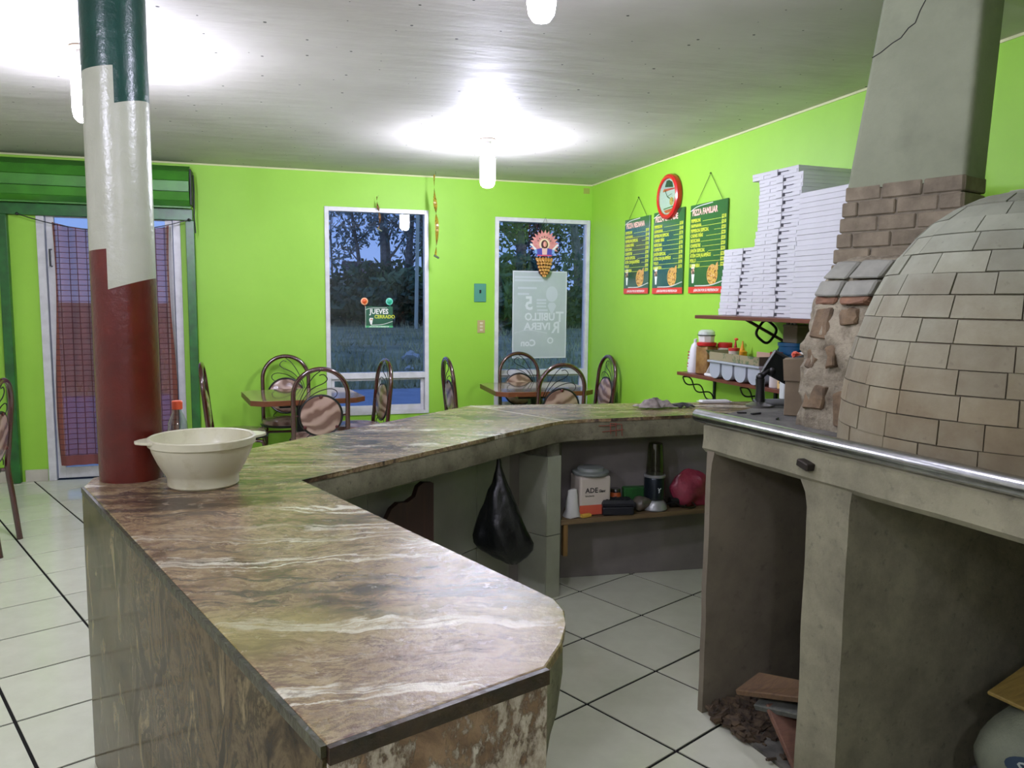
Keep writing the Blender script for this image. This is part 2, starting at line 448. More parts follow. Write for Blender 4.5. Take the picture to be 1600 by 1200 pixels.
# ------------------------------------------------------------------ room shell
def wall_with_holes(name, u0, u1, z1, holes, place, thick, mat):
    """a wall slab of real thickness with rectangular openings; place(u, z, d) -> xyz"""
    us = sorted({u0, u1, *[h[0] for h in holes], *[h[1] for h in holes]}); zs = sorted({0.0, z1, *[h[2] for h in holes], *[h[3] for h in holes]})
    solid = lambda i, j: 0 <= i < len(us)-1 and 0 <= j < len(zs)-1 and not any(h[0] - 1e-6 <= us[i] and us[i+1] <= h[1] + 1e-6 and h[2] - 1e-6 <= zs[j] and zs[j+1] <= h[3] + 1e-6 for h in holes)
    bm = B(); V = {}
    def v(i, j, d):
        if (i, j, d) not in V: V[(i, j, d)] = bm.verts.new(place(us[i], zs[j], d * thick))
        return V[(i, j, d)]
    for i in range(len(us)-1):
        for j in range(len(zs)-1):
            if not solid(i, j): continue
            bm.faces.new((v(i,j,0), v(i+1,j,0), v(i+1,j+1,0), v(i,j+1,0))); bm.faces.new((v(i,j,1), v(i,j+1,1), v(i+1,j+1,1), v(i+1,j,1)))
            for di, dj, a, b in ((-1,0,(i,j),(i,j+1)), (1,0,(i+1,j),(i+1,j+1)), (0,-1,(i,j),(i+1,j)), (0,1,(i,j+1),(i+1,j+1))):
                if not solid(i+di, j+dj): bm.faces.new((v(*a,0), v(*b,0), v(*b,1), v(*a,1)))
    o = part(name, bm, mat); return tag(o, kind='structure')

WALLP = M('pale_wall_paint', (214, 210, 198), 0.6)
W1 = (0.44, 1.338, 0.447, 2.25); W2 = (1.949, 2.876, 0.447, 2.22); DR = (-1.735, -0.70, 0.0, 2.16)
wb = wall_with_holes('wall_back', XL - 0.15, XR + 0.15, HC, [W1, W2, DR], lambda u, z, d: (u, YB + d, z), 0.15, WALLG)
tag(wb, 'lime green back wall holding the two white windows and the curtained door', 'wall')
wr = part('wall_right', box(B(), XR, XR + 0.15, YF - 0.15, YB, 0, HC), WALLG); tag(wr, 'lime green side wall carrying the three pizza menus and shelves', 'wall', kind='structure')
wl = part('wall_left', box(B(), XL - 0.15, XL, YF - 0.15, YB, 0, HC), WALLP); tag(wl, 'plain pale wall at the shutter end of the room, out of shot', 'wall', kind='structure')
wf = part('wall_front', box(B(), XL, XR, YF - 0.15, YF, 0, HC), WALLP); tag(wf, 'plain pale wall behind the photographer, out of shot', 'wall', kind='structure')
ce = part('ceiling', box(B(), XL - 0.15, XR + 0.15, YF - 0.15, YB + 0.15, HC, HC + 0.12), CEIL); tag(ce, 'off-white plaster ceiling peppered with dead flies', 'ceiling', kind='structure')

# floor: a dark bed with glazed tiles laid at an angle, every tile a piece of its own
fl = part('floor', box(B(), XL - 0.15, XR + 0.15, YF - 0.15, YB + 0.15, -0.12, -0.004), GROUT); tag(fl, 'cream glazed tile floor with dark diagonal grout lines', 'floor', kind='structure')
TH = 0.4289857; TS = 0.40; C0 = Vector((1.26894, 3.07949)); TU = Vector((math.cos(TH), math.sin(TH))); TV = Vector((math.sin(TH), -math.cos(TH)))
def clip(poly, a, b, c):       # keep a*x+b*y<=c
    out = []
    for i in range(len(poly)):
        p, q = poly[i], poly[(i+1) % len(poly)]; dp, dq = a*p[0]+b*p[1]-c, a*q[0]+b*q[1]-c
        if dp <= 0: out.append(p)
        if dp * dq < 0:
            t = dp / (dp - dq); out.append((p[0]+(q[0]-p[0])*t, p[1]+(q[1]-p[1])*t))
    return out
g = 0.0058; full = None; field = B()
def tile_bm(bm, pts):
    prism(bm, pts, -0.010, 0.0, 0.0006); return bm
for i in range(-26, 27):
    for j in range(-26, 27):
        cs = [C0 + TU*(TS*(i+a)) + TV*(TS*(j+b)) for a, b in ((0,0),(1,0),(1,1),(0,1))]
        cs = [cs[k] + (TU*(g if k in (0,3) else -g) + TV*(g if k in (0,1) else -g)) for k in range(4)]
        ctr = C0 + TU*(TS*(i+.5)) + TV*(TS*(j+.5))
        poly = [tuple(c) for c in cs]
        inside = all(XL < x < XR and YF < y < YB for x, y in poly)
        if not inside:
            for a, b, c in ((1,0,XR),(-1,0,-XL),(0,1,YB),(0,-1,-YF)): poly = clip(poly, a, b, c) if len(poly) > 2 else poly
            if len(poly) < 3: continue
            area = abs(sum(poly[k][0]*poly[(k+1)%len(poly)][1]-poly[(k+1)%len(poly)][0]*poly[k][1] for k in range(len(poly))))/2
            if area < 0.002: continue
        if ctr.y < 0.2 or ctr.x < -2.75 or (ctr.x > 1.9 and ctr.y < 3.3): tile_bm(field, poly); continue
        if inside:
            if full is None:
                h = TS/2 - g
                full = tomesh(tile_bm(B(), [(-h,-h),(h,-h),(h,h),(-h,h)]), 'tile')
            o = link('tile', full, TILE, fl); o.location = (ctr.x, ctr.y, 0); o.rotation_euler = (0, 0, TH)
        else: part('tile', tile_bm(B(), poly), TILE, fl)
part('tile_field', field, TILE, fl, kind='stuff')

# baseboards left of the door
for x0, x1 in ((-1.90, -1.74),):
    b = part('baseboard_back', box(B(), x0, x1, YB - 0.012, YB, 0, 0.095, 0.002), M('tile_skirting', (190, 186, 170), 0.3, var=0.06)); tag(b, 'short cream tile skirting between shutter rail and door frame', 'baseboard', kind='structure')
b = part('baseboard_left', box(B(), XL, -1.99, YB - 0.012, YB, 0, 0.095, 0.002), M('tile_skirting', (190, 186, 170))); tag(b, 'cream tile skirting outside the green shutter rail', 'baseboard', kind='structure')
tag(part('trim_1', box(B(), XL, XR, YB - 0.006, YB, HC - 0.012, HC), M('trim_paint', (196, 200, 150), 0.6)), 'thin pale line of plaster along the top of the back wall', 'trim', kind='structure')
tag(part('trim_2', box(B(), XR - 0.006, XR, YF, YB, HC - 0.012, HC), M('trim_paint', (196, 200, 150), 0.6)), 'thin pale line of plaster along the top of the menu wall', 'trim', kind='structure')

def window(name, W, zmid0, zmid1, zlow, label):
    x0, x1, z0, z1 = W; y = YB
    t = thing(name, label, 'window', ((x0+x1)/2, y, z0), kind='structure')
    fr = B(); f = 0.037
    for a in ((x0, x0+f, z0, z1), (x1-f, x1, z0, z1), (x0+f, x1-f, z1-f, z1), (x0+f, x1-f, z0, z0+0.03), (x0+f, x1-f, zmid0, zmid1)):
        box(fr, a[0], a[1], y - 0.012, y + 0.07, a[2], a[3], 0.002)
    frame = part('window_frame', fr, WHITEALU, t, world=True)
    part('pane', box(B(), x0+f, x1-f, y+0.030, y+0.034, zmid1, z1-f), GLASS, t, world=True)
    xm = (x0+x1)/2
    for a, b, yy in ((x0+f, xm+0.02, y+0.012), (xm-0.02, x1-f, y+0.040)):
        s = B(); w = 0.030
        for q in ((a, a+w, z0+0.03, zmid0), (b-w, b, z0+0.03, zmid0), (a+w, b-w, zmid0-w*0.7, zmid0), (a+w, b-w, z0+0.03, z0+0.08)):
            box(s, q[0], q[1], yy, yy+0.022, q[2], q[3], 0.002)
        sash = part('sash', s, WHITEALU, t, world=True)
        part('sash_pane', box(B(), a+w, b-w, yy+0.009, yy+0.012, z0+0.08, zmid0-w*0.7), GLASS, sash, world=True)
    return t
window('window_1', W1, 0.770, 0.822, 0.447, 'tall white framed window beside the door, closing-day sign on its glass')
window('window_2', W2, 0.775, 0.826, 0.447, 'tall white framed window in the corner with a paper poster')

# glazed door
dt = thing('door_1', 'white aluminium glazed door behind a brown checked curtain', 'door', ((DR[0]+DR[1])/2, YB, 0), kind='structure')
x0, x1, z1 = DR[0], DR[1], DR[3]
jb = B()
for a in ((x0, x0+0.055, 0, z1), (x1-0.055, x1, 0, z1), (x0+0.055, x1-0.055, z1-0.03, z1)): box(jb, a[0], a[1], YB-0.01, YB+0.08, a[2], a[3], 0.002)
part('door_frame', jb, WHITEALU, dt, world=True)
lf = B(); a0, a1 = x0+0.062, x1-0.062
for q in ((a0, a0+0.055, 0.012, 2.12), (a1-0.055, a1, 0.012, 2.12), (a0+0.055, a1-0.055, 0.012, 0.10), (a0+0.055, a1-0.055, 2.08, 2.12)): box(lf, q[0], q[1], YB+0.015, YB+0.055, q[2], q[3], 0.002)
leaf = part('door_leaf', lf, WHITEALU, dt, world=True)
part('door_pane', box(B(), a0+0.055, a1-0.055, YB+0.030, YB+0.034, 0.10, 2.08), GLASS, leaf, world=True)
dh = B(); tube(dh, [(a0+0.03, YB+0.012, 1.83), (a0+0.03, YB-0.03, 1.83), (a0+0.03, YB-0.03, 1.70), (a0+0.03, YB+0.012, 1.70)], 0.007)
part('door_handle', dh, IRON, leaf, True, world=True)
# ------------------------------------------------------------------ pillar
pl = part('pillar', lathe(B(), [(0.0925, 0.0), (0.0935, 0.02), (0.093, 0.6), (0.0925, 1.2), (0.092, HC - ZC)], 64), PILLAR, None, True)
pl.location = (-0.443, 2.735, ZC); tag(pl, 'round pillar painted green, white and red standing on the counter corner', 'pillar', kind='structure')

# ------------------------------------------------------------------ bar counter
A_, N_, Bp = (-0.562, 2.637), (0.055, 0.997), (0.402, 1.126)
near = [A_, N_, Bp, (0.457, 1.201), (0.491, 1.274), (0.512, 1.335), (0.514, 1.394), (0.30, 1.963), (0.071, 2.560)]
far_in = [(0.071, 2.560), (0.50, 2.892), (0.931, 3.235), (1.20, 3.452), (1.27, 3.508), (1.339, 3.545), (1.42, 3.560), (2.086, 3.578), (XR - 0.002, 3.60)]
far_out = [(XR - 0.002, 3.985), (2.23, 4.042), (1.06, 4.19), (1.00, 4.165), (-0.129, 3.124), (-0.56, 2.762)]
top = near[:-1] + far_in + far_out
bc = thing('bar_counter', 'long angled bar counter with brown marbled top, cement edge and tiled pier', 'counter', (0.1, 2.2, 0))
part('countertop', prism(B(), top, ZC - 0.016, ZC, 0.004), MARBLE, bc, world=True, label='brown and cream veined marble-look top')
# far slab of raw cement under the marble skin, subdivided so that the edge is uneven
def dense(pts, step):
    out = []
    for i in range(len(pts)):
        p, q = Vector(pts[i]), Vector(pts[(i+1) % len(pts)]); k = max(1, int((q-p).length / step))
        out += [tuple(p.lerp(q, j/k)) for j in range(k)]
    return out
def inset(pts, d):
    n = len(pts); out = []
    for i in range(n):
        p, c, q = Vector(pts[i-1]), Vector(pts[i]), Vector(pts[(i+1) % n])
        a = (c-p).normalized(); b = (q-c).normalized(); na = Vector((-a.y, a.x)); nb = Vector((-b.y, b.x))
        m = (na + nb); m = m.normalized() * (d / max(0.35, m.normalized().dot(na))); out.append(tuple(c + m))
    return out
farp = dense([(0.04, 2.50)] + far_in + far_out + [(-0.555, 2.70)], 0.05)
rings = []
for z, d in ((ZC-0.016, 0.003), (ZC-0.05, -0.002), (ZC-0.085, 0.0), (ZC-0.104, 0.004), (ZC-0.110, 0.015)):
    rings.append([(x, y, z) for x, y in inset(farp, d)])
slab = loft(B(), rings)
for v in slab.verts:
    dd = mnoise.noise_vector(v.co * 14) * 0.005; v.co.x = min(v.co.x + dd.x, XR - 0.002); v.co.y += dd.y; v.co.z += dd.z * 0.5 if v.co.z < ZC - 0.02 else 0
part('cement_slab', slab, CEMENT, bc, True, world=True, label='raw grey-green cement edge')
# the solid near leg with its haunched overhang
base = [A_, N_, Bp, (0.372, 1.206), (0.345, 1.278), (0.322, 1.340), (0.300, 1.40), (0.085, 1.97), (-0.12, 2.52)]
nb = [near[0], near[1], near[2]] + near[3:]
def mix2(a, b, f): return [(p[0]+(q[0]-p[0])*f, p[1]+(q[1]-p[1])*f) for p, q in zip(a, b)]
rings = []
for z, f in ((ZC-0.016, 0.0), (0.80, 0.0), (0.765, 0.04), (0.73, 0.16), (0.69, 0.36), (0.65, 0.60), (0.61, 0.82), (0.57, 0.96), (0.53, 1.0), (0.0, 1.0)):
    rings.append([(x, y, z) for x, y in inset(mix2(nb, base, f), 0.004)])
part('counter_body', loft(B(), rings[::-1]), CEMENT, bc, True, world=True)
def panel(name, p, q, z0, z1, th, mat, parent, label=None, inner=0.0):
    p, q = Vector(p), Vector(q); d = (q-p).normalized(); nrm = Vector((d.y, -d.x))
    b2 = B(); pts = [p - nrm*inner, q - nrm*inner, q + nrm*th, p + nrm*th]; prism(b2, [tuple(v) for v in pts], z0, z1)
    return part(name, b2, mat, parent, world=True, label=label)
panel('side_panel', A_, N_, 0.001, ZC-0.017, 0.006, SIDE, bc, 'glossy dark streaked side')
panel('end_panel', N_, Bp, 0.001, ZC-0.026, 0.004, WORN, bc, 'worn brown and grey cement end')
panel('edge_strip', N_, Bp, ZC-0.025, ZC-0.001, 0.010, M('dark_edge_paint', (58, 40, 26), 0.4, var=0.5, vscale=30, bump=0.4), bc, 'dark brown front edge')
panel('edge_strip', A_, N_, ZC-0.018, ZC-0.001, 0.008, M('mossy_edge_paint', (58, 56, 30), 0.45, var=0.5, vscale=26, bump=0.6), bc, 'mossy green side edge')
# seam on the top where the two far slabs meet
sm = B(); p, q = Vector((1.335, 3.55)), Vector((1.03, 4.18)); d = (q-p).normalized(); n_ = Vector((-d.y, d.x))*0.0035
prism(sm, [tuple(p-n_), tuple(p+n_), tuple(q+n_), tuple(q-n_)], ZC-0.002, ZC+0.0006); part('seam', sm, M('seam_filler', (186, 182, 168), 0.6), bc, world=True)
# low back walls under the far slabs
panel('low_wall', (-0.02, 2.745), (1.17, 3.70), 0.001, ZC-0.112, 0.0, LOWWALL, bc, inner=0.09)
panel('low_wall', (1.30, 3.826), (XR - 0.004, 3.69), 0.001, ZC-0.112, 0.0, LOWWALL, bc, inner=0.09)
WALLTILE = M('wall_tile', (132, 132, 120), 0.3, var=0.08, vscale=5)
d = (Vector((1.17, 3.70)) - Vector((-0.02, 2.745))).normalized(); nr = Vector((d.y, -d.x))
for k in range(4):
    for r0, r1 in ((0.002, 0.318), (0.322, 0.722), (0.726, ZC-0.114)):
        u0, u1 = 0.10 + k*0.352, min(0.10 + k*0.352 + 0.349, 1.42)
        p, q = Vector((-0.02, 2.745)) + d*u0, Vector((-0.02, 2.745)) + d*u1
        b2 = B(); prism(b2, [tuple(p), tuple(p+nr*0.008), tuple(q+nr*0.008), tuple(q)][::-1], r0, r1, 0.001); part('tile', b2, WALLTILE, bc, world=True)
pier = [(1.258, 3.548), (1.338, 3.575), (1.44, 3.81), (1.30, 3.82), (1.16, 3.705)]
part('pier', prism(B(), inset(pier, 0.008), 0.001, ZC-0.108), M('pier_cement', (120, 118, 102), 0.8, var=0.3, vscale=12, bump=0.4), bc, world=True)
for (p, q) in (((1.258, 3.548), (1.338, 3.575)), ((1.16, 3.705), (1.258, 3.548))):
    pp, qq = Vector(p), Vector(q); dd = (qq-pp).normalized(); nn = Vector((dd.y, -dd.x))
    for r0, r1 in ((0.002, 0.318), (0.322, 0.714)):
        b2 = B(); prism(b2, [tuple(pp), tuple(pp+nn*0.004), tuple(qq+nn*0.004), tuple(qq), tuple(qq-nn*0.008), tuple(pp-nn*0.008)][::-1], r0, r1, 0.001); part('tile', b2, M('pier_tile', (150, 152, 134), 0.28, var=0.08, vscale=6), bc, world=True)
# rough wooden shelf between pier and oven
shp = prism(B(), [(1.345, 3.575), (2.40, 3.60), (2.40, 3.735), (1.45, 3.81)], 0.362, 0.385, 0.002)
part('wooden_shelf', shp, plank_mat('shelf_wood', (116, 96, 62), (78, 62, 40), 0.7), bc, world=True, label='narrow rough wooden shelf')
part('shelf_batten', box(B(), 1.362, 1.384, 3.58, 3.61, 0.20, 0.361), plank_mat('batten_wood', (128, 98, 48), (92, 66, 30), 0.7, (14, 14, 1)), bc, world=True)
# the red hash scribbled on the cement edge
mk = B(); E0 = Vector((1.528, 3.555, 0)); ex = Vector((0.9997, 0.026, 0))
def stroke(x0, z0, x1, z1):
    a, b = E0 + ex*x0 + Vector((0, 0, z0)), E0 + ex*x1 + Vector((0, 0, z1)); tube(mk, [a, b], 0.0022, 5)
for s_ in ((0.02, .825, 0.135, .832), (0.0, .856, 0.09, .854), (0.065, .812, 0.062, .868), (0.095, .80, 0.092, .868), (0.128, .80, 0.124, .858), (0.062, .866, 0.125, .858)): stroke(*s_)
part('scribble', mk, M('red_crayon', (128, 66, 52), 0.8), bc, world=True, label='red scribbled marks')

# ------------------------------------------------------------------ pizza oven
FO = Vector((1.428, 2.448)); FD = Vector((0.111, -0.994)).normalized(); FN = Vector((FD.y*-1, FD.x))
if FN.x < 0: FN = -FN
def fp(t, s): v = FO + FD*t + FN*s; return (v.x, v.y)      # t along the front edge toward the camera, s into the oven
ov = thing('pizza_oven', 'brick dome pizza oven on a cement hearth with a tall chimney', 'oven', (2.1, 1.7, 0))
ZS = 0.945               # underside of the hearth slab
outline = [fp(0.03, 0.0), fp(0.0, 0.035), (1.50, 2.505), (1.79, 2.70), (2.25, 2.90), (XR - 0.003, 2.95), (XR - 0.003, 0.35), fp(2.1, 0.0)]
op = dense(outline, 0.07)
rings = []
for z, dz in ((ZS, 0.012), (ZS+0.015, 0.0), (ZS+0.05, 0.004), (ZH-0.012, 0.003), (ZH, 0.016)): rings.append([(x, y, z) for x, y in inset(op, -dz)])
# outline runs clockwise seen from above, so a negative inset shrinks it
hb = loft(B(), rings)
for v in hb.verts:
    dd = mnoise.noise_vector(v.co * 9) * 0.006; v.co.x = min(v.co.x + dd.x, XR - 0.002); v.co.y += dd.y; v.co.z += dd.z * 0.4
part('hearth_slab', hb, HEARTHM, ov, True, world=True)
sb = B(); prism(sb, [(x, y) for x, y in inset(outline, -0.03)][::-1], ZH - 0.002, ZH + 0.006); 
part('hearth_surface', sb, HEARTHTOP, ov, world=True, label='sooty dark hearth surface')
rail = B(); a, b2_ = fp(-0.01, 0.008), fp(2.05, 0.008); cyl(rail, (a[0], a[1], ZH+0.019), (b2_[0], b2_[1], ZH+0.019), 0.0235, 24)
part('edge_rail', rail, CHROME, ov, True, world=True, label='shiny steel pipe along the hearth edge')
bl = B(); q = fp(0.535, -0.002); obox(bl, Matrix.Translation((q[0]-0.008, q[1], ZH-0.052)) @ Matrix.Rotation(0.2, 4, 'X'), 0.03, 0.05, 0.022, 0.003); part('bolt', bl, M('rusty_bolt', (52, 46, 40), 0.6, 0.6), ov, world=True)
# pedestal: rounded walls with soft fillets under the slab
def ped_wall(t0, t1, s0, s1, mat, label=None, f0=0.05, f1=0.05):
    n = 22; bm = B(); R = []
    for i in range(n + 1):
        z = 0.001 + (ZS + 0.01) * i / n; k = max(0.0, (z - (ZS - 0.08)) / 0.09)
        c4 = [Vector(fp(t0 - f0*k*k, s0)), Vector(fp(t0 - f0*k*k, s1)), Vector(fp(t1 + f1*k*k, s1)), Vector(fp(t1 + f1*k*k, s0))]; pts = []
        for e_, k_ in ((0, 24), (1, 4), (2, 24), (3, 4)):
            for j in range(k_): pts.append(c4[e_].lerp(c4[(e_+1) % 4], j/k_))
        R.append([(p.x, p.y, z) for p in pts])
    loft(bm, R)
    for v in bm.verts:
        dd = mnoise.noise_vector(v.co * 7) * 0.004; v.co.x = min(v.co.x + dd.x, XR - 0.003); v.co.y += dd.y
    return part('pedestal_wall', bm, mat, ov, True, world=True, label=label)
ped_wall(0.050, 0.076, 0.008, 1.38, NICHE, 'far end wall of the pedestal', 0.0, 0.016)
ped_wall(0.530, 0.685, 0.008, 1.22, HEARTHM, 'middle wall of the pedestal', 0.034, 0.010)
ped_wall(1.86, 1.98, 0.008, 1.08, HEARTHM, None, 0.02, 0.02)
part('niche_back', box(B(), XR-0.035, XR-0.005, 0.52, 2.40, 0.002, ZS-0.002), NICHE, ov, world=True)
nf = B(); prism(nf, [fp(0.06, 0.03), fp(1.88, 0.03), fp(1.88, 1.0), fp(0.06, 1.3)][::-1], 0.001, 0.012); part('niche_floor', nf, M('niche_cement', (120, 118, 108), 0.9, var=0.5, vscale=6, bump=0.4), ov, world=True)

# dome: a shell of revolution laid with bricks
DR_, DH_, DP_, DQ_ = 0.495, 0.735, 1.96, 2.45
DC = fp(0.80, 0.045 + DR_)
def prof(z):
    return DR_ * max(0.0, 1 - (z/DH_)**DP_) ** (1/DQ_)
zz = [DH_ * (1 - (1 - k/400.0)**2) for k in range(401)]; arc = [0.0]
for k in range(1, 401): arc.append(arc[-1] + math.hypot(zz[k]-zz[k-1], prof(zz[k])-prof(zz[k-1])))
def at_arc(s):
    k = min(max(np.searchsorted(arc, s), 1), 400); f = (s - arc[k-1]) / max(1e-9, arc[k]-arc[k-1]); f = min(max(f, 0), 1)
    z = zz[k-1] + (zz[k]-zz[k-1])*f; r = prof(z); e_ = 0.004
    z2 = min(z + e_, DH_); z1_ = max(z - e_, 0); dr, dz = prof(z2)-prof(z1_), z2-z1_; L_ = math.hypot(dr, dz); return r, z, dz/L_, -dr/L_
def dpt(s, az, off):
    r, z, nr_, nz_ = at_arc(s); return (DC[0] + (r + nr_*off)*math.cos(az), DC[1] + (r + nr_*off)*math.sin(az), ZH + z + nz_*off)
sh = B(); ns = 22
loft(sh, [[dpt(arc[-1]*0.995*i/ns, 2*PI*k/48, -0.006) for k in range(48)] for i in range(ns+1)])
MORTAR = concrete('mud_mortar', (112, 104, 86), (80, 74, 60), scale=10, bump=0.6)
dome = part('dome', sh, MORTAR, ov, True, world=True)
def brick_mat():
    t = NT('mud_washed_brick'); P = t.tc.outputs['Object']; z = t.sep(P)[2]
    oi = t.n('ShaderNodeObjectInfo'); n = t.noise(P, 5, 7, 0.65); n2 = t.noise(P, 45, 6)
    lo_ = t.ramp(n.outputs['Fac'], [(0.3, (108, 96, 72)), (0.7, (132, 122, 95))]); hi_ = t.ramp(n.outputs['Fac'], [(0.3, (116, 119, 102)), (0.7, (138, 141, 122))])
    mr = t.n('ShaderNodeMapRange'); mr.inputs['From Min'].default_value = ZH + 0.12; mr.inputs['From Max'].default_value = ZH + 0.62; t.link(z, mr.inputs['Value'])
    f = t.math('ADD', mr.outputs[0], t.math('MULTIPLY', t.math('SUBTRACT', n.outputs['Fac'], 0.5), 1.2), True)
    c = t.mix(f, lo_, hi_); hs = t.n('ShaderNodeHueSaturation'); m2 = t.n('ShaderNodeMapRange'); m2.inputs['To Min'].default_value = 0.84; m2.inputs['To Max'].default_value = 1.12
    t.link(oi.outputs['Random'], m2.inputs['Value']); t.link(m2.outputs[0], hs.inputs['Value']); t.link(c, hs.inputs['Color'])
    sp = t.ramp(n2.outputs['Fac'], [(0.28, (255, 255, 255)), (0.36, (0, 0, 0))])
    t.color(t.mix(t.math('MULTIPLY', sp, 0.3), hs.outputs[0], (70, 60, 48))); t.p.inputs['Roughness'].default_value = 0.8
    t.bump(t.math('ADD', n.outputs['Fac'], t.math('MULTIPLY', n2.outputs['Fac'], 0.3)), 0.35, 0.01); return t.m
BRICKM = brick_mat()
back = B(); ROW = 0.0645; nrow = int(arc[-1] / ROW); rb = random.Random(3)
for r in range(nrow):
    s0, s1 = r*ROW, (r+1)*ROW; rad = at_arc((s0+s1)/2)[0]; nbk = max(5, round(2*PI*rad/0.132)); ph = rb.random()*PI; jit = [rb.uniform(-0.16, 0.16) for _ in range(nbk)]; jit.append(jit[0])
    for k in range(nbk):
        a0 = ph + 2*PI*(k + jit[k])/nbk; a1 = ph + 2*PI*(k + 1 + jit[k+1])/nbk
        gaz = 0.0016/max(rad, 0.05); off = rb.uniform(-0.0015, 0.0025); g2 = 0.0014
        j = [rb.uniform(-0.003, 0.003) for _ in range(4)]
        O = []; I = []
        for s_, dj in ((s0+g2, j[0]), (s1-g2, j[1])):
            O.append([dpt(min(s_+dj*0.5, arc[-1]), a0+gaz+(a1-a0-2*gaz)*q/4, off) for q in range(5)]); I.append([dpt(min(s_, arc[-1]), a0+gaz+(a1-a0-2*gaz)*q/4, -0.02) for q in range(5)])
        bm = B(); ring_o = O[0] + O[1][::-1]; ring_i = I[0] + I[1][::-1]
        vo = [bm.verts.new(p) for p in ring_o]; vi = [bm.verts.new(p) for p in ring_i]
        for q in range(4): bm.faces.new((vo[q], vo[q+1], vo[8-q], vo[9-q]))
        for q in range(10): bm.faces.new((vo[q], vi[q], vi[(q+1) % 10], vo[(q+1) % 10]))
        am = ((a0 + a1)/2) % (2*PI)
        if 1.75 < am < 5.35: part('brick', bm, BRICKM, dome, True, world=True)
        else: join(back, bm)
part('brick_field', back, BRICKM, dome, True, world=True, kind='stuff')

# mouth: a rough masonry arch reaching out over the hearth
ma = math.radians(97); MD = Vector((math.cos(ma), math.sin(ma))); ML = Vector((MD.y, -MD.x))
def mp(d_, l_, z): v = Vector(DC) + MD*d_ + ML*l_; return (v.x, v.y, ZH + z)
def arch(w, h, n=18, l0=0.0):
    return [(l0 - w*math.cos(PI*k/n)*1.0, h*(max(0.0, math.sin(PI*k/n))**0.62)) for k in range(n+1)]
mo = B(); outer = arch(0.292, 0.60, 26); inner = arch(0.20, 0.36, 26)
Rg = []
for d_, sc in ((0.30, 0.96), (0.37, 0.97), (0.44, 0.985), (0.51, 1.0), (0.56, 1.0), (0.585, 0.985)): Rg.append([mp(d_, l*sc, z*sc) for l, z in outer])
Rg.append([mp(0.587, l, z) for l, z in inner]); Rg.append([mp(0.34, l, z) for l, z in inner])
vs = [[mo.verts.new(p) for p in r] for r in Rg]
for a, b in zip(vs[:-1], vs[1:]):
    for k in range(26): mo.faces.new((a[k], a[k+1], b[k+1], b[k]))
bmesh.ops.subdivide_edges(mo, edges=mo.edges, cuts=3, use_grid_fill=True)
for v in mo.verts:
    c = v.co; nz = mnoise.noise(c*12) * 0.022 + mnoise.noise(c*29) * 0.020 + mnoise.noise(c*60) * 0.012; low = max(0.25, min(1.0, (1.52 - c.z)/0.2))
    dirv = Vector((c.x - DC[0], c.y - DC[1] - 0.4, (c.z - ZH - 0.2)*0.6)).normalized(); v.co = c + dirv * nz * low
mouth = part('oven_mouth', mo, ROUGHM, ov, True, world=True, label='crumbling stone and mortar arch of the mouth')
# slabs of broken brick bedded in the near flank of the arch
rs = random.Random(11)
STONE = M('flank_stone', (118, 98, 72), 0.85, var=0.35, vscale=14, bump=0.6, bscale=30, objrand=0.15)
def flank(d0, d1, z0, z1, out, mat, name, tilt=0.0):
    bm = B(); ring = []
    for o_ in (-0.03, out):
        ring.append([mp(d, -(0.292*(max(0.0, 1-(z/0.60)**3.2))**0.5) - o_ - 0.0, z) for d, z in ((d0, z0), (d1, z0 + tilt), (d1, z1 + tilt), (d0, z1))])
    vs = [[bm.verts.new(p) for p in r] for r in ring]
    bm.faces.new(vs[1]); bm.faces.new(vs[0][::-1])
    for k in range(4): bm.faces.new((vs[0][k], vs[0][(k+1)%4], vs[1][(k+1)%4], vs[1][k]))
    bmesh.ops.bevel(bm, geom=list(bm.edges), offset=0.006, segments=1, affect='EDGES')
    bmesh.ops.subdivide_edges(bm, edges=list(bm.edges), cuts=1, use_grid_fill=True)
    for v in bm.verts: v.co += mnoise.noise_vector(v.co*30) * (0.004 if name == 'stone' and out > 0.02 else 0.012)
    part(name, bm, mat, mouth, False, world=True)
UPC = M('smooth_oven_render', (136, 136, 124), 0.75, var=0.15, vscale=8, bump=0.3, bscale=24, objrand=0.06)
for d0, d1 in ((0.475, 0.575), (0.345, 0.468)):
    flank(d0, d1, 0.44, 0.49, 0.022, UPC, 'stone'); flank(d0, d1, 0.495, 0.555, 0.022, UPC, 'stone', 0.004)
    flank(d0+0.004, d1-0.004, 0.415, 0.438, 0.012, M('rusty_brick', (122, 88, 64), 0.85, var=0.3, vscale=20, objrand=0.1), 'stone')
for d0, d1, z0, z1 in ((0.480, 0.555, 0.30, 0.405), (0.38, 0.45, 0.35, 0.40), (0.43, 0.47, 0.21, 0.28), (0.51, 0.55, 0.20, 0.27), (0.46, 0.55, 0.07, 0.15), (0.37, 0.42, 0.02, 0.14)):
    flank(d0, d1, z0, z1, 0.010 + rs.random()*0.004 - 0.004, STONE, 'stone')

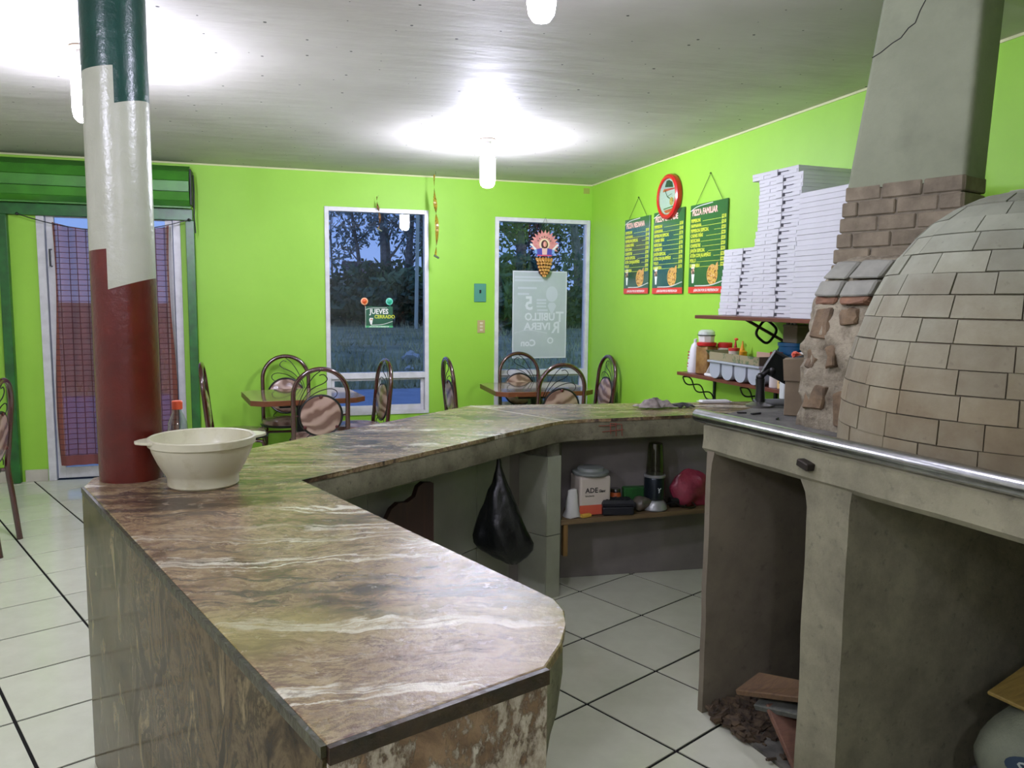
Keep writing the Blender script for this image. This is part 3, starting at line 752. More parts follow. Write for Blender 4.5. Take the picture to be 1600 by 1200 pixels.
# chimney: bricks below, plaster above, leaning back a little
def chim(z):
    f = (z - 1.73) / (2.40 - 1.73)
    Rr = Vector((2.0 + 0.03*f, 1.93 - 0.0*f)); Lc = Vector((1.864 + 0.062*f, 2.306 - 0.062*f))
    d_ = (Lc - Rr).normalized(); back = Vector((d_.y, -d_.x)); back = back if back.x > 0 else -back
    return [Rr, Lc, Lc + back*0.145, Rr + back*0.145]
def ring_round(c4, r, z, n=4):
    out = []
    for i in range(4):
        p, c, q = c4[i-1], c4[i], c4[(i+1) % 4]; a = c + (p-c).normalized()*r; b = c + (q-c).normalized()*r
        for k in range(n+1):
            t = k/n; out.append(((1-t)**2*a + 2*t*(1-t)*c + t*t*b).to_3d() + Vector((0, 0, z)))
    return [tuple(v) for v in out]
chm = B(); loft(chm, [ring_round(chim(z), 0.022, z) for z in (1.845, 1.86, 1.95, 2.1, 2.25, 2.4, HC + 0.01)])
for v in chm.verts:
    if v.co.z < 1.9: v.co.z += mnoise.noise(v.co*18) * 0.018
chim_o = part('chimney', chm, PLASTER, ov, True, world=True, label='grey plastered chimney stack')
core = B(); loft(core, [ring_round([p.lerp(sum(chim(z), Vector((0,0)))/4, 0.05) for p in chim(z)], 0.01, z) for z in (1.55, 1.70, 1.86)]); part('chimney_core', core, MORTAR, chim_o, True, world=True)
CHB = M('soot_stained_brick', (118, 108, 88), 0.85, rgb2=(84, 76, 60), vscale=9, bump=0.6, bscale=30, objrand=0.14)
for r in range(6):
    z0 = 1.862 - (r+1)*0.052; z1 = z0 + 0.0475
    c = chim((z0+z1)/2)
    for face, cnt in ((0, 3), (3, 1)):
        p, q = (c[0], c[1]) if face == 0 else (c[3], c[0])
        dd = (q-p); L_ = dd.length; dd.normalize(); nn = Vector((-dd.y, dd.x)); 
        if face == 0 and nn.x > 0: nn = -nn
        if face == 3 and nn.y > 0: nn = -nn
        cuts = [0.0] + [L_*(k + (0.5 if r % 2 else 0.0) + rs.uniform(-.06, .06))/cnt for k in range(1, cnt + (0 if r % 2 == 0 else 0))] + [L_]
        if cnt == 3 and r % 2: cuts = [0.0, L_*0.18, L_*0.52, L_*0.85, L_]
        for u0, u1 in zip(cuts[:-1], cuts[1:]):
            a, b = p + dd*(u0+0.0025), p + dd*(u1-0.0025); o_ = rs.uniform(0.0, 0.004)
            bm = B(); prism(bm, [tuple(a - nn*0.03), tuple(a + nn*o_), tuple(b + nn*o_), tuple(b - nn*0.03)], z0, z1)
            bmesh.ops.bevel(bm, geom=list(bm.edges), offset=0.004, segments=1, affect='EDGES'); part('brick', bm, CHB, chim_o, world=True)
# hairline crack near the top of the stack
ck = B(); c4 = chim(2.36); 
pts = []
for u, z in ((0.98, 2.275), (0.90, 2.285), (0.80, 2.305), (0.72, 2.315), (0.66, 2.34), (0.60, 2.35), (0.57, 2.385), (0.52, 2.42)):
    c4 = chim(z); v = c4[0].lerp(c4[1], u); d_ = (c4[1]-c4[0]).normalized(); nn = Vector((-d_.y, d_.x)); nn = nn if nn.x < 0 else -nn; v = v + nn*0.0005; pts.append((v.x, v.y, z))
tube(ck, pts, 0.0018, 5); part('crack', ck, M('crack_dark', (28, 28, 24), 0.9), chim_o, world=True)

# firewood, debris and a sack in the pedestal niches
def firewood(pts, th, label, mat):
    p = [Vector(q) for q in pts]; bm = B(); nrm = (p[1]-p[0]).cross(p[2]-p[0]).normalized()
    lo = [bm.verts.new(q) for q in p]; hi = [bm.verts.new(q + nrm*th) for q in p]; n = len(p)
    bm.faces.new(lo[::-1]); bm.faces.new(hi)
    for i in range(n): bm.faces.new((lo[i], lo[(i+1)%n], hi[(i+1)%n], hi[i]))
    bmesh.ops.bevel(bm, geom=list(bm.edges), offset=0.003, segments=1, affect='EDGES')
    z = min(q.z for q in p); c = sum(p, Vector())/n
    t = part('firewood', bm, mat); return tag(t, label, 'firewood', 'offcuts of firewood under the oven')
BRN = plank_mat('offcut_brown', (104, 80, 50), (70, 50, 32), 0.75); GRY = plank_mat('offcut_grey', (92, 92, 82), (62, 66, 60), 0.75); RED = plank_mat('offcut_red', (112, 78, 58), (78, 52, 40), 0.75)
# three offcuts lean against the middle wall of the pedestal
mw = lambda t, s, z: (*fp(t, s), z)
firewood([mw(0.24, 0.02, 0.145), mw(0.505, 0.10, 0.225), mw(0.505, 0.20, 0.245), mw(0.24, 0.12, 0.19)], 0.02, 'brown plank offcut lying topmost in the oven niche', BRN)
firewood([mw(0.30, 0.05, 0.115), mw(0.505, 0.10, 0.165), mw(0.505, 0.18, 0.195), mw(0.29, 0.14, 0.165)], 0.022, 'grey plank offcut under the brown one in the oven niche', GRY)
firewood([mw(0.50, 0.03, 0.02), mw(0.50, 0.17, 0.02), mw(0.36, 0.16, 0.155), mw(0.33, 0.06, 0.145)], 0.018, 'reddish board leaning from niche floor to the oven wall', RED)
db = B(); rd = random.Random(5)
for k in range(420):
    t_, s_ = 0.09 + abs(rd.gauss(0, 0.15)), 0.02 + abs(rd.gauss(0.16, 0.16))
    if t_ > 0.50: continue
    hgt = 0.014 + 0.05*max(0, 1 - t_/0.30)*rd.random(); p = fp(t_, s_); sz = rd.uniform(0.006, 0.03)
    obox(db, Matrix.Translation((p[0], p[1], hgt)) @ Matrix.Rotation(rd.random()*6, 4, 'Z') @ Matrix.Rotation(rd.uniform(-.8, .8), 4, 'X'), sz*2.2, sz, 0.004 + sz*0.25)
tag(part('wood_debris', db, M('dark_debris', (86, 70, 50), 0.95, rgb2=(40, 33, 25), vscale=30)), 'dark chips and ash littering the niche floor', 'debris', kind='stuff')
pkm = plank_mat('yellow_plank', (150, 128, 62), (112, 92, 42), 0.7)
firewood([(1.885, 1.622, 0.385), (1.955, 1.36, 0.368), (2.25, 1.40, 0.43), (2.18, 1.69, 0.44)], 0.012, 'pale yellow board lying across the sack', pkm)
sk = B(); ball(sk, (0, 0, 0.185), 0.25, 0.205, 0.20, 28, 18); rough(sk, 0.03, 6)
for v in sk.verts: v.co.z = max(v.co.z, 0.0)
st_ = thing('sack', 'stuffed pale sack with a blue and red print under the oven', 'sack', (2.06, 1.475, 0.012), (0, 0, -0.75))
part('sack_body', sk, M('sack_weave', (120, 126, 104), 0.8, var=0.15, vscale=9, bump=0.3, bscale=120), st_, True)
# print on the sack: a dark oval band with two pale letters and a red swoosh, draped on its near face
def drape(bm, M_):
    bm.transform(M_); return bm
sn = Vector((0, -1, 0))
pr = B(); lathe(pr, [(0.075, 0.0), (0.075, 0.002)], 24, sy=0.42); part('print', pr, M('sack_blue_print', (24, 44, 60), 0.7), st_, loc=(-0.125, -0.192, 0.27), rot=(1.45, 0, -0.35))
tm = texts([('SU', -0.05, -0.016, 0.045, 'LEFT', 0.0005, 1.2, 0.1)]); part('lettering', tm, M('sack_pale_print', (150, 160, 150), 0.7), st_, loc=(-0.127, -0.196, 0.27), rot=(1.45, 0, -0.35))
rp = B(); tube(rp, spline([(-0.16, -0.178, 0.235), (-0.09, -0.205, 0.215), (0.0, -0.212, 0.235), (0.06, -0.19, 0.285)]), 0.007, 6); part('print', rp, M('sack_red_print', (140, 44, 40), 0.7), st_)

# ------------------------------------------------------------------ ceiling lamps
BULB = M('lit_bulb', (224, 223, 247), 0.3, emit=LAMP_W); DIM = M('lit_bulb_weak', (224, 223, 247), 0.3, emit=LAMP_W*0.5)
def lamp(x, y, label, bottom=2.222, r=0.052, bulb=None):
    t = thing('ceiling_lamp', label, 'lamp', (x, y, HC), group='bare bulbs on the ceiling')
    b = B(); lathe(b, [(0.055, 0.0), (0.055, -0.008), (0.045, -0.014), (0.028, -0.018)], 28); part('canopy', b, M('lamp_canopy', (120, 104, 84), 0.5), t, True)
    b = B(); lathe(b, [(0.027, -0.016), (0.030, -0.05), (0.030, -0.085), (0.024, -0.088)], 24); part('socket', b, M('lamp_socket', (206, 206, 200), 0.4), t, True)
    bz = bottom - HC; b = B(); lathe(b, [(0.022, -0.088), (0.034, -0.105), (r*0.96, -0.125), (r, -0.15), (r, bz+0.05), (r*0.88, bz+0.022), (r*0.6, bz+0.006), (0.004, bz)], 28); part('bulb', b, bulb or BULB, t, True)
lamp(1.414, 5.277, 'lit bulb on the ceiling between the two tables, whole fitting visible')
lamp(0.722, 2.135, 'lit bulb at the top edge of the photo, nearest the oven', r=0.040, bulb=DIM)
lamp(-0.765, 3.96, 'lit bulb half hidden behind the painted pillar')

lamp(0.03, -1.0, 'lit bulb on the ceiling behind the photographer, out of shot', r=0.045, bulb=DIM)
lamp(-1.46, 0.82, 'lit bulb over the tiled aisle left of the counter, out of shot')

# ------------------------------------------------------------------ roller shutter over the door
rt = thing('roller_shutter', 'green metal roller shutter coiled above the door with side rails', 'shutter', (-1.3, YB - 0.1, 0))
P8 = [(6.90, 2.505), (6.80, 2.448), (6.752, 2.372), (6.752, 2.288), (6.79, 2.222), (6.86, 2.185), (6.95, 2.19)]
for k in range(len(P8)-1):
    (ya, za), (yb, zb) = P8[k], P8[k+1]; b = B(); d = Vector((yb-ya, zb-za)).normalized(); n_ = Vector((-d.y, d.x)); n_ = n_ if n_.x > 0 else -n_
    a = Vector((ya, za)) + d*0.004; c = Vector((yb, zb)) - d*0.004
    vs = [[b.verts.new((x, p.x, p.y)) for p in (a, c, c + n_*0.012, a + n_*0.012)] for x in (-2.45, -0.605)]
    b.faces.new(vs[0]); b.faces.new(vs[1][::-1])
    for q in range(4): b.faces.new((vs[0][q], vs[1][q], vs[1][(q+1)%4], vs[0][(q+1)%4]))
    part('slat', b, SHUTG, rt, world=True)
b = B(); vs = [[b.verts.new((x, y + 0.013 if y < 6.93 else y, z)) for y, z in P8] for x in (-2.44, -0.612)]
b.faces.new(vs[0]); b.faces.new(vs[1][::-1])
for q in range(len(P8)): b.faces.new((vs[0][q], vs[1][q], vs[1][(q+1)%len(P8)], vs[0][(q+1)%len(P8)]))
part('coil_core', b, SHUTD, rt, world=True)
b = B(); box(b, -0.604, -0.588, 6.80, 6.98, 2.19, 2.47, 0.004); tube(b, [(-0.58, 6.86, 2.43), (-0.575, 6.84, 2.30), (-0.58, 6.85, 2.10), (-0.575, 6.87, 1.98)], 0.006); part('end_bracket', b, M('bracket_dark', (20, 30, 20), 0.5), rt, world=True)
b = box(B(), -2.45, -0.60, 6.945, 6.995, 2.085, 2.175, 0.003); part('lintel_bar', b, SHUTD, rt, world=True)
for x in (-1.985, -0.655):
    b = B(); box(b, x, x+0.065, 6.935, 6.992, 0.002, 2.085, 0.003); part('guide_rail', b, SHUTD, rt, world=True)

# curtain on a wire
cu = B(); nx, nz = 60, 24; cx = -1.19; W0 = 0.455
grid = []
for j in range(nz+1):
    z = 1.90*j/nz; row = []
    for i in range(nx+1):
        u = i/nx*2 - 1; s_ = j/nz; wd_ = W0*(0.92 + 0.05*math.sin(s_*5.0 + 0.6) + 0.03*s_)
        sag = -0.062*(1 - u*u)*s_**3
        row.append(cu.verts.new((u*wd_, 0.022*math.sin(u*23)*(0.35+0.65*s_) + 0.010*math.sin(u*9+s_*3), z + sag)))
    grid.append(row)
for j in range(nz):
    for i in range(nx): cu.faces.new((grid[j][i], grid[j][i+1], grid[j+1][i+1], grid[j+1][i]))
co = part('curtain', cu, curtain_mat(), None, True); co.location = (cx, 6.90, 0.135)
tag(co, 'sheer brown checked curtain hanging over the glazed door', 'curtain')
b = B(); tube(b, [(-1.83+ (1.20)*k/14, 6.90, 2.085 - 0.105*(1-((k/7)-1)**2)) for k in range(15)], 0.004, 6); 
wt = part('curtain_wire', b, IRON, None, True); tag(wt, 'thin sagging wire holding up the curtain', 'wire')
for x, sx in ((-1.835, -1), (-0.625, 1)):
    b = B(); tube(b, [(x, 6.90, 2.086), (x + 0.02*sx, 6.99, 2.09)], 0.006, 8); ball(b, (x, 6.90, 2.086), 0.012, u=8, v=6); part('wire_hook', b, IRON, wt, True)

# ------------------------------------------------------------------ tables and chairs
TEDGE = plank_mat('table_edge_wood', (112, 66, 38), (84, 46, 26), 0.35, (3, 3, 40)); TTOP = M('glossy_table_top', (150, 118, 96), 0.06, var=0.12, vscale=5, spec=0.7, coat=0.6)
def table(x, y, rot, label, w=0.83, d=0.76):
    t = thing('dining_table', label, 'table', (x, y, 0), (0, 0, rot), group='square tables with clipped corners')
    c = 0.085; hw, hd = w/2, d/2
    def oc(k): return [(-hw+c,-hd+k),(hw-c,-hd+k),(hw-k,-hd+c),(hw-k,hd-c),(hw-c,hd-k),(-hw+c,hd-k),(-hw+k,hd-c),(-hw+k,-hd+c)]
    part('table_edge', prism(B(), oc(0), 0.700, 0.736), TEDGE, t, label='wood-grained rim')
    part('tabletop', prism(B(), oc(0.003), 0.736, 0.7385), TTOP, t, label='glossy reflecting top')
    b = B(); box(b, -0.05, 0.05, -0.05, 0.05, 0.06, 0.66, 0.006); part('pedestal', b, M('table_leg_black', (18, 24, 22), 0.35), t)
    b = B(); box(b, -0.20, 0.20, -0.20, 0.20, 0.66, 0.699, 0.004); part('top_bracket', b, M('table_leg_black', (18, 24, 22)), t)
    for k in range(4):
        b = B(); obox(b, Matrix.Rotation(k*PI/2 + PI/4, 4, 'Z') @ Matrix.Translation((0.15, 0, 0.035)), 0.30, 0.05, 0.05, 0.008); part('foot', b, M('table_leg_black', (18, 24, 22)), t)
    return t
table(0.205, 6.235, 0.14, 'square clipped-corner table in front of the closing-day window')
table(2.13, 6.345, -0.04, 'square clipped-corner table in the corner before the poster window')

TUBE = M('maroon_metal', (58, 16, 15), 0.16, 0.0, spec=0.9, coat=0.7)
PAD = wood_swirl('swirled_pad', (150, 124, 110), (112, 86, 74), 0.14, 3.2)
def chair_parts(t):
    lean = lambda z: -0.205 - 0.10*(z - 0.45) if z > 0.45 else -0.205 - 0.10*(0.45 - z)
    pts = []; R_ = 0.185; zc = 0.80
    for z in (0.0, 0.15, 0.30, 0.45, 0.55, 0.68, zc): pts.append((-R_, lean(z), z))
    for k in range(1, 16): a = PI - PI*k/16; z = zc + R_*math.sin(a); pts.append((R_*math.cos(a), lean(z), z))
    for z in (zc, 0.68, 0.55, 0.45, 0.30, 0.15, 0.0): pts.append((R_, lean(z), z))
    b = B(); tube(b, spline(pts, 2), 0.0165, 12); part('back_frame', b, TUBE, t, True)
    for s in (-1, 1):
        b = B(); tube(b, spline([(s*0.175, 0.20, 0.0), (s*0.165, 0.185, 0.22), (s*0.158, 0.165, 0.40), (s*0.155, 0.10, 0.432), (s*0.16, -0.10, 0.432), (s*0.185, lean(0.43)+0.004, 0.432)], 5), 0.0125, 10); part('leg', b, TUBE, t, True)
    b = B(); tube(b, [(-0.157, 0.16, 0.414), (0.157, 0.16, 0.414)], 0.010, 8); part('stretcher', b, TUBE, t, True)
    b = B(); lathe(b, [(0.02, 0.446), (0.178, 0.446), (0.195, 0.452), (0.198, 0.470), (0.185, 0.492), (0.10, 0.502), (0.01, 0.504)], 32, c=(0, -0.01, 0)); st = part('seat', b, PAD, t, True)
    b = B(); tube(b, [(0.199*math.cos(a), -0.01 + 0.199*math.sin(a), 0.452) for a in [2*PI*k/32 for k in range(32)]], 0.0095, 8, closed=True); part('seat_rim', b, BLACK, st, True)
    # round back pad inside a thin ring, on the leaning plane of the arch
    zp = 0.655; Mx = Matrix.Translation((0, lean(zp), zp)) @ Matrix.Rotation(PI/2 + math.atan(0.10), 4, 'X')
    b = B(); lathe(b, [(0.006, -0.019), (0.10, -0.017), (0.136, -0.009), (0.141, 0.0), (0.136, 0.009), (0.10, 0.017), (0.006, 0.019)], 36); b.transform(Mx); bp = part('back_pad', b, PAD, t, True)
    b = B(); tube(b, [(0.146*math.cos(2*PI*k/36), 0.146*math.sin(2*PI*k/36), 0) for k in range(36)], 0.0075, 8, closed=True); b.transform(Mx); part('pad_ring', b, BLACK, bp, True)
    b = B()
    for a in (PI/2, PI*1.2, -PI*0.2): ball(b, (0.135*math.cos(a), 0.135*math.sin(a), 0.012), 0.013, 0.013, 0.008, 10, 6)
    b.transform(Mx); part('pad_stud', b, M('stud_maroon', (74, 22, 20), 0.3), bp, True)
    for s in (-1, 1):       # short lugs joining the ring to the arch
        b = B(); tube(b, [(s*0.146, lean(0.65), 0.655), (s*0.184, lean(0.66), 0.66)], 0.006, 6); part('lug', b, TUBE, t, True)
    for c in ([(-0.150, 0.66), (-0.125, 0.76), (-0.06, 0.845), (0.02, 0.885), (0.045, 0.915), (0.02, 0.945), (-0.01, 0.94)],
              [(-0.140, 0.70), (-0.09, 0.775), (-0.02, 0.825), (0.06, 0.845), (0.105, 0.83), (0.11, 0.80), (0.085, 0.778)],
              [(-0.155, 0.64), (-0.145, 0.75), (-0.10, 0.85), (-0.05, 0.93), (0.0, 0.972)],
              [(-0.07, 0.525), (-0.10, 0.50), (-0.105, 0.475)], [(0.07, 0.525), (0.10, 0.50), (0.105, 0.475)]):
        b = B(); tube(b, spline([(x, lean(z), z) for x, z in c], 6), 0.0032, 6); part('scroll', b, IRON, t, True)
spots = [((0.302, 5.825), 0.03, 'near maroon chair of the left table, swirled round pad toward the counter'),
         ((0.095, 6.62), PI, 'maroon chair of the left table pushed against the green wall'),
         ((-0.245, 6.135), -PI/2 + 0.02, 'maroon chair at the door end of the left table, edge-on behind the bottle'),
         ((0.60, 6.24), PI/2 + 0.17, 'maroon chair of the left table standing before the window corner'),
         ((1.63, 6.41), -PI/2 + 0.03, 'maroon chair at the near-door side of the corner table, edge-on'),
         ((2.16, 6.66), PI, 'maroon chair of the corner table backed against the poster window'),
         ((2.10, 5.85), 0.0, 'near maroon chair of the corner table, half sunk behind the counter'),
         ((2.575, 6.40), PI/2, 'maroon chair of the corner table backed against the menu wall'),
         ((-1.745, 5.14), PI/2, 'maroon chair cut off at the left photo edge, by the door')]
first = None
for (x, y), r, lab in spots:
    t = thing('dining_chair', lab, 'chair', (x, y, 0), (0, 0, r), group='maroon arched-back chairs around the tables')
    if first is None: chair_parts(t); first = t
    else:
        for ch in list(first.children):
            c = ch.copy(); COL.objects.link(c); c.parent = t
            for gch in ch.children:
                g2_ = gch.copy(); COL.objects.link(g2_); g2_.parent = c

# ------------------------------------------------------------------ things on the counter
bw = thing('mixing_bowl', 'off-white plastic bowl with tab handles in front of the red pillar foot', 'bowl', (-0.215, 2.575, ZC + 0.001))
PLW = M('grubby_white_plastic', (196, 194, 168), 0.32, rgb2=(170, 164, 130), vscale=12, spec=0.5, lo=0.25, hi=0.5)
b = B(); lathe(b, [(0.01, 0.004), (0.098, 0.0), (0.104, 0.006), (0.104, 0.030), (0.112, 0.042), (0.130, 0.075), (0.146, 0.112), (0.150, 0.128), (0.156, 0.129), (0.158, 0.150), (0.153, 0.153), (0.149, 0.150), (0.144, 0.120), (0.126, 0.070), (0.098, 0.034), (0.01, 0.028)], 56); part('bowl_body', b, PLW, bw, True)
for a in (PI + 0.25, 0.22):
    b = B(); Mx = Matrix.Rotation(a, 4, 'Z')
    pts = [(0.146, -0.055), (0.175, -0.034), (0.190, -0.012), (0.190, 0.012), (0.175, 0.034), (0.146, 0.055)]; prism(b, pts, 0.142, 0.1495, 0.002); b.transform(Mx); part('handle', b, PLW, bw)
bt = thing('water_bottle', 'small clear plastic bottle with orange cap beside the pillar', 'bottle', (-0.318, 2.885, ZC + 0.001))
b = B(); lathe(b, [(0.028, 0.0), (0.032, 0.006), (0.032, 0.05), (0.030, 0.055), (0.032, 0.06), (0.033, 0.115), (0.030, 0.15), (0.020, 0.176), (0.0135, 0.188), (0.0135, 0.2), (0.016, 0.202)], 32); part('bottle_body', b, glass('bottle_plastic', (226, 236, 232), 0.04, 0.10, ior=1.5), bt, True)
b = B(); lathe(b, [(0.027, 0.002), (0.030, 0.006), (0.030, 0.105)], 28); part('water', b, glass('water_clear', (205, 216, 196), 0.02, 0.08, ior=1.33), bt, True)
b = B(); lathe(b, [(0.0165, 0.196), (0.0175, 0.20), (0.0175, 0.222), (0.015, 0.225)], 24); part('cap', b, M('orange_cap', (226, 92, 56), 0.4), bt, True)

rg = B(); bmesh.ops.create_grid(rg, x_segments=30, y_segments=16, size=1.0)
for v in rg.verts:
    x, y = v.co.x, v.co.y; h_ = 0.030*max(0, 1 - x*x)*max(0, 1 - y*y)**0.7
    fold = 0.016*math.sin(x*7 + 2.2*y + 1.5*math.sin(y*4)) + 0.011*mnoise.noise(Vector((x*3, y*3, 0.4)))
    v.co = Vector((x*0.10 + 0.012*math.sin(y*5), y*0.055 + 0.012*math.sin(x*6), max(0.004, 0.008 + h_ + fold*min(1, h_*60))))
bmesh.ops.solidify(rg, geom=rg.faces, thickness=0.003)
ro = part('cleaning_rag', rg, M('rag_cloth', (150, 142, 136), 0.9, rgb2=(104, 96, 92), vscale=30), None, True); ro.location = (1.99, 3.86, ZC + 0.003); ro.rotation_euler = (0, 0, 0.1); tag(ro, 'crumpled grey cleaning rag on the far counter edge', 'rag')
rb2 = B(); bmesh.ops.create_grid(rb2, x_segments=16, y_segments=10, size=1.0)
for v in rb2.verts:
    x, y = v.co.x, v.co.y; v.co = Vector((x*0.06, y*0.035 + 0.01*math.sin(x*4), max(0.003, 0.008 + 0.012*(1-x*x)*(1-y*y) + 0.006*math.sin(x*8+y*5))))
bmesh.ops.solidify(rb2, geom=rb2.faces, thickness=0.003)
o = part('scouring_cloth', rb2, M('dark_cloth', (62, 60, 60), 0.9, rgb2=(34, 32, 34), vscale=40), None, True); o.location = (2.145, 3.85, ZC + 0.003); o.rotation_euler = (0, 0, -0.15); tag(o, 'small dark cloth lying against the grey rag', 'cloth')
pk = B(); box(pk, -0.085, 0.085, -0.028, 0.028, 0.0, 0.016, 0.005, 2)
for s in (-1, 1): box(pk, s*0.084 - 0.012, s*0.084 + 0.012, -0.03, 0.03, 0.006, 0.009)
o = part('white_packet', pk, M('white_wrapper', (222, 220, 222), 0.4), None); o.location = (2.43, 3.985, ZC + 0.001); o.rotation_euler = (0, 0, -0.12); tag(o, 'flat white wrapped packet on the far counter by the wall', 'packet')

# ------------------------------------------------------------------ things on the hearth
HB = ZH + 0.007
tb = thing('tablet_stand', 'black tablet tilted on a jointed black stand beside the oven', 'tablet', (1.845, 2.69, HB))
tb.scale = (1.2, 1.2, 1.2)
b = B(); lathe(b, [(0.045, 0.0), (0.045, 0.006), (0.03, 0.012), (0.018, 0.016)], 24); part('base', b, M('stand_steel', (120, 118, 114), 0.3, 0.8), tb, True)
b = B(); tube(b, [(0, 0, 0.012), (0.0, 0.0, 0.05), (-0.002, 0, 0.092)], 0.0165, 12, taper=[0.017, 0.014, 0.015]); part('stem', b, BLACK, tb, True)
b = B(); ball(b, (-0.002, 0, 0.098), 0.014, u=12, v=8); tube(b, [(0, 0, 0.10), (0.022, -0.004, 0.118), (0.040, -0.010, 0.122)], 0.010, 10); ball(b, (0.036, -0.008, 0.120), 0.016, u=12, v=8); part('joint', b, BLACK, tb, True)
MT = Matrix.Translation((0.058, -0.026, 0.130)) @ Matrix.Rotation(-0.62, 4, 'Z') @ Matrix.Rotation(0.20, 4, 'X') @ Matrix.Rotation(0.50, 4, 'Y')
b = B(); obox(b, MT, 0.100, 0.016, 0.085, 0.005, 2); tbp = part('tablet', b, M('tablet_black', (8, 9, 10), 0.5), tb)
b = B(); obox(b, MT @ Matrix.Translation((0, -0.0086, 0)), 0.086, 0.001, 0.071, 0.0); part('screen', b, M('dark_screen', (6, 12, 9), 0.25), tbp)
b = B(); obox(b, MT @ Matrix.Translation((-0.046, -0.006, 0.0)), 0.004, 0.02, 0.084, 0.001); part('clamp', b, M('clamp_grey', (120, 120, 120), 0.3), tb)
gt = B(); tube(gt, [(1.824, 2.700, HB + 0.015), (1.972, 2.655, HB + 0.017)], 0.0145, 18); 
gto = part('grey_tube', gt, M('grey_pvc', (104, 106, 106), 0.35), None, True); tag(gto, 'short grey plastic tube lying at the tablet foot', 'tube')
b = B(); tube(b, [(1.8235, 2.7002, HB+0.015), (1.8225, 2.7005, HB+0.015)], 0.0095, 14); part('tube_bore', b, BLACK, gto, True)
# white crate and a marker behind the tablet
cr = thing('white_crate', 'pale grey plastic crate standing behind the tablet', 'crate', (2.20, 2.80, HB))
b = B(); obox(b, Matrix.Rotation(-0.35, 4, 'Z') @ Matrix.Translation((0, 0, 0.055)), 0.30, 0.07, 0.11, 0.006, 2); part('crate_body', b, M('pale_plastic', (196, 200, 200), 0.4), cr)
b = B(); obox(b, Matrix.Rotation(-0.35, 4, 'Z') @ Matrix.Translation((0, 0, 0.113)), 0.31, 0.08, 0.008, 0.002); part('crate_rim', b, M('pale_plastic', (196, 200, 200)), cr)
mk_ = thing('marker_pen', 'white marker pen with purple cap lying behind the tablet', 'pen', (2.06, 2.715, HB + 0.009), (0, 0, -0.30))
b = B(); cyl(b, (-0.03, 0, 0), (0.065, 0, 0), 0.009, 14); part('barrel', b, M('pen_white', (206, 210, 214), 0.35), mk_, True)
b = B(); cyl(b, (-0.058, 0, 0), (-0.028, 0, 0), 0.0105, 14); part('cap', b, M('pen_purple', (88, 72, 158), 0.4), mk_, True)
# a tall folded carton between tablet and oven mouth
ct = thing('carton', 'plain brown carton standing between the tablet and oven mouth', 'carton', (1.862, 2.452, HB), (0, 0, -0.72))
CARD = M('plain_carton', (118, 104, 82), 0.85, var=0.1, vscale=10)
b = B(); box(b, -0.058, 0.055, -0.05, 0.05, 0, 0.128, 0.002); part('carton_body', b, CARD, ct)
b = B(); loft(b, [[(-0.062, -0.056, 0.128), (0.058, -0.056, 0.128), (0.058, 0.05, 0.128), (-0.062, 0.05, 0.128)], [(-0.068, -0.060, 0.205), (0.064, -0.058, 0.215), (0.064, 0.055, 0.215), (-0.068, 0.055, 0.205)]]); part('carton_lid', b, CARD, ct)
cp = thing('crumpled_packet', 'red and white crumpled wrapper on top of the brown carton', 'wrapper', (1.872, 2.467, HB + 0.214))
b = B(); ball(b, (-0.034, 0.004, 0.009), 0.016, 0.014, 0.010, 12, 8); rough(b, 0.010, 70); part('wrapper_red', b, M('wrapper_red', (206, 84, 62), 0.6, rgb2=(226, 190, 170), vscale=60, lo=0.42, hi=0.5), cp)
b = B(); ball(b, (0.02, 0.005, 0.008), 0.04, 0.03, 0.009, 12, 7); rough(b, 0.006, 40, 3); part('wrapper_white', b, M('wrapper_white', (214, 212, 206), 0.5), cp)

# ------------------------------------------------------------------ under the counter
SB = 0.386
bg = B(); rings = []
for z, cxx, hw, hd in ((0.778, 0, 0.006, 0.006), (0.74, 0.000, 0.012, 0.010), (0.70, 0.000, 0.022, 0.016), (0.66, 0.004, 0.036, 0.028), (0.60, 0.004, 0.060, 0.045), (0.54, 0.008, 0.082, 0.06), (0.48, 0.012, 0.104, 0.07), (0.43, 0.014, 0.120, 0.074), (0.395, 0.022, 0.126, 0.072), (0.36, 0.036, 0.108, 0.06), (0.325, 0.052, 0.070, 0.045), (0.297, 0.060, 0.025, 0.02)):
    r = []
    for k in range(28):
        a = 2*PI*k/28; w_ = 1 + 0.10*math.sin(a*5 + z*9) * min(1, (0.78-z)*6)
        r.append((cxx + hw*w_*math.cos(a), hd*w_*math.sin(a), z))
    rings.append(r)
loft(bg, rings); bmesh.ops.subdivide_edges(bg, edges=bg.edges, cuts=1, use_grid_fill=True); rough(bg, 0.007, 22)
o = part('plastic_bag', bg, M('black_bag_film', (9, 12, 12), 0.34, spec=0.45, bump=0.35, bscale=16, bdist=0.02), None, True, loc=(0.945, 3.298, 0), rot=(0, 0, -0.27)); tag(o, 'black plastic bag hanging from under the counter', 'bag')
bkt = thing('white_tub', 'square white tub with grey lid on the low shelf, half behind the pier', 'tub', (1.545, 3.69, SB))
b = B(); box(b, -0.085, 0.085, -0.07, 0.07, 0.0, 0.20, 0.012, 2); part('tub_body', b, M('tub_white', (188, 178, 164), 0.4), bkt)
b = B(); lathe(b, [(0.02, 0.200), (0.088, 0.200), (0.094, 0.206), (0.094, 0.216), (0.070, 0.222), (0.066, 0.236), (0.02, 0.24)], 32); part('lid', b, M('tub_lid', (118, 124, 118), 0.4), bkt, True)
b = box(B(), -0.0855, 0.0855, -0.0712, -0.0702, 0.005, 0.055); part('label_band', b, M('tub_red_band', (188, 84, 60), 0.5), bkt)
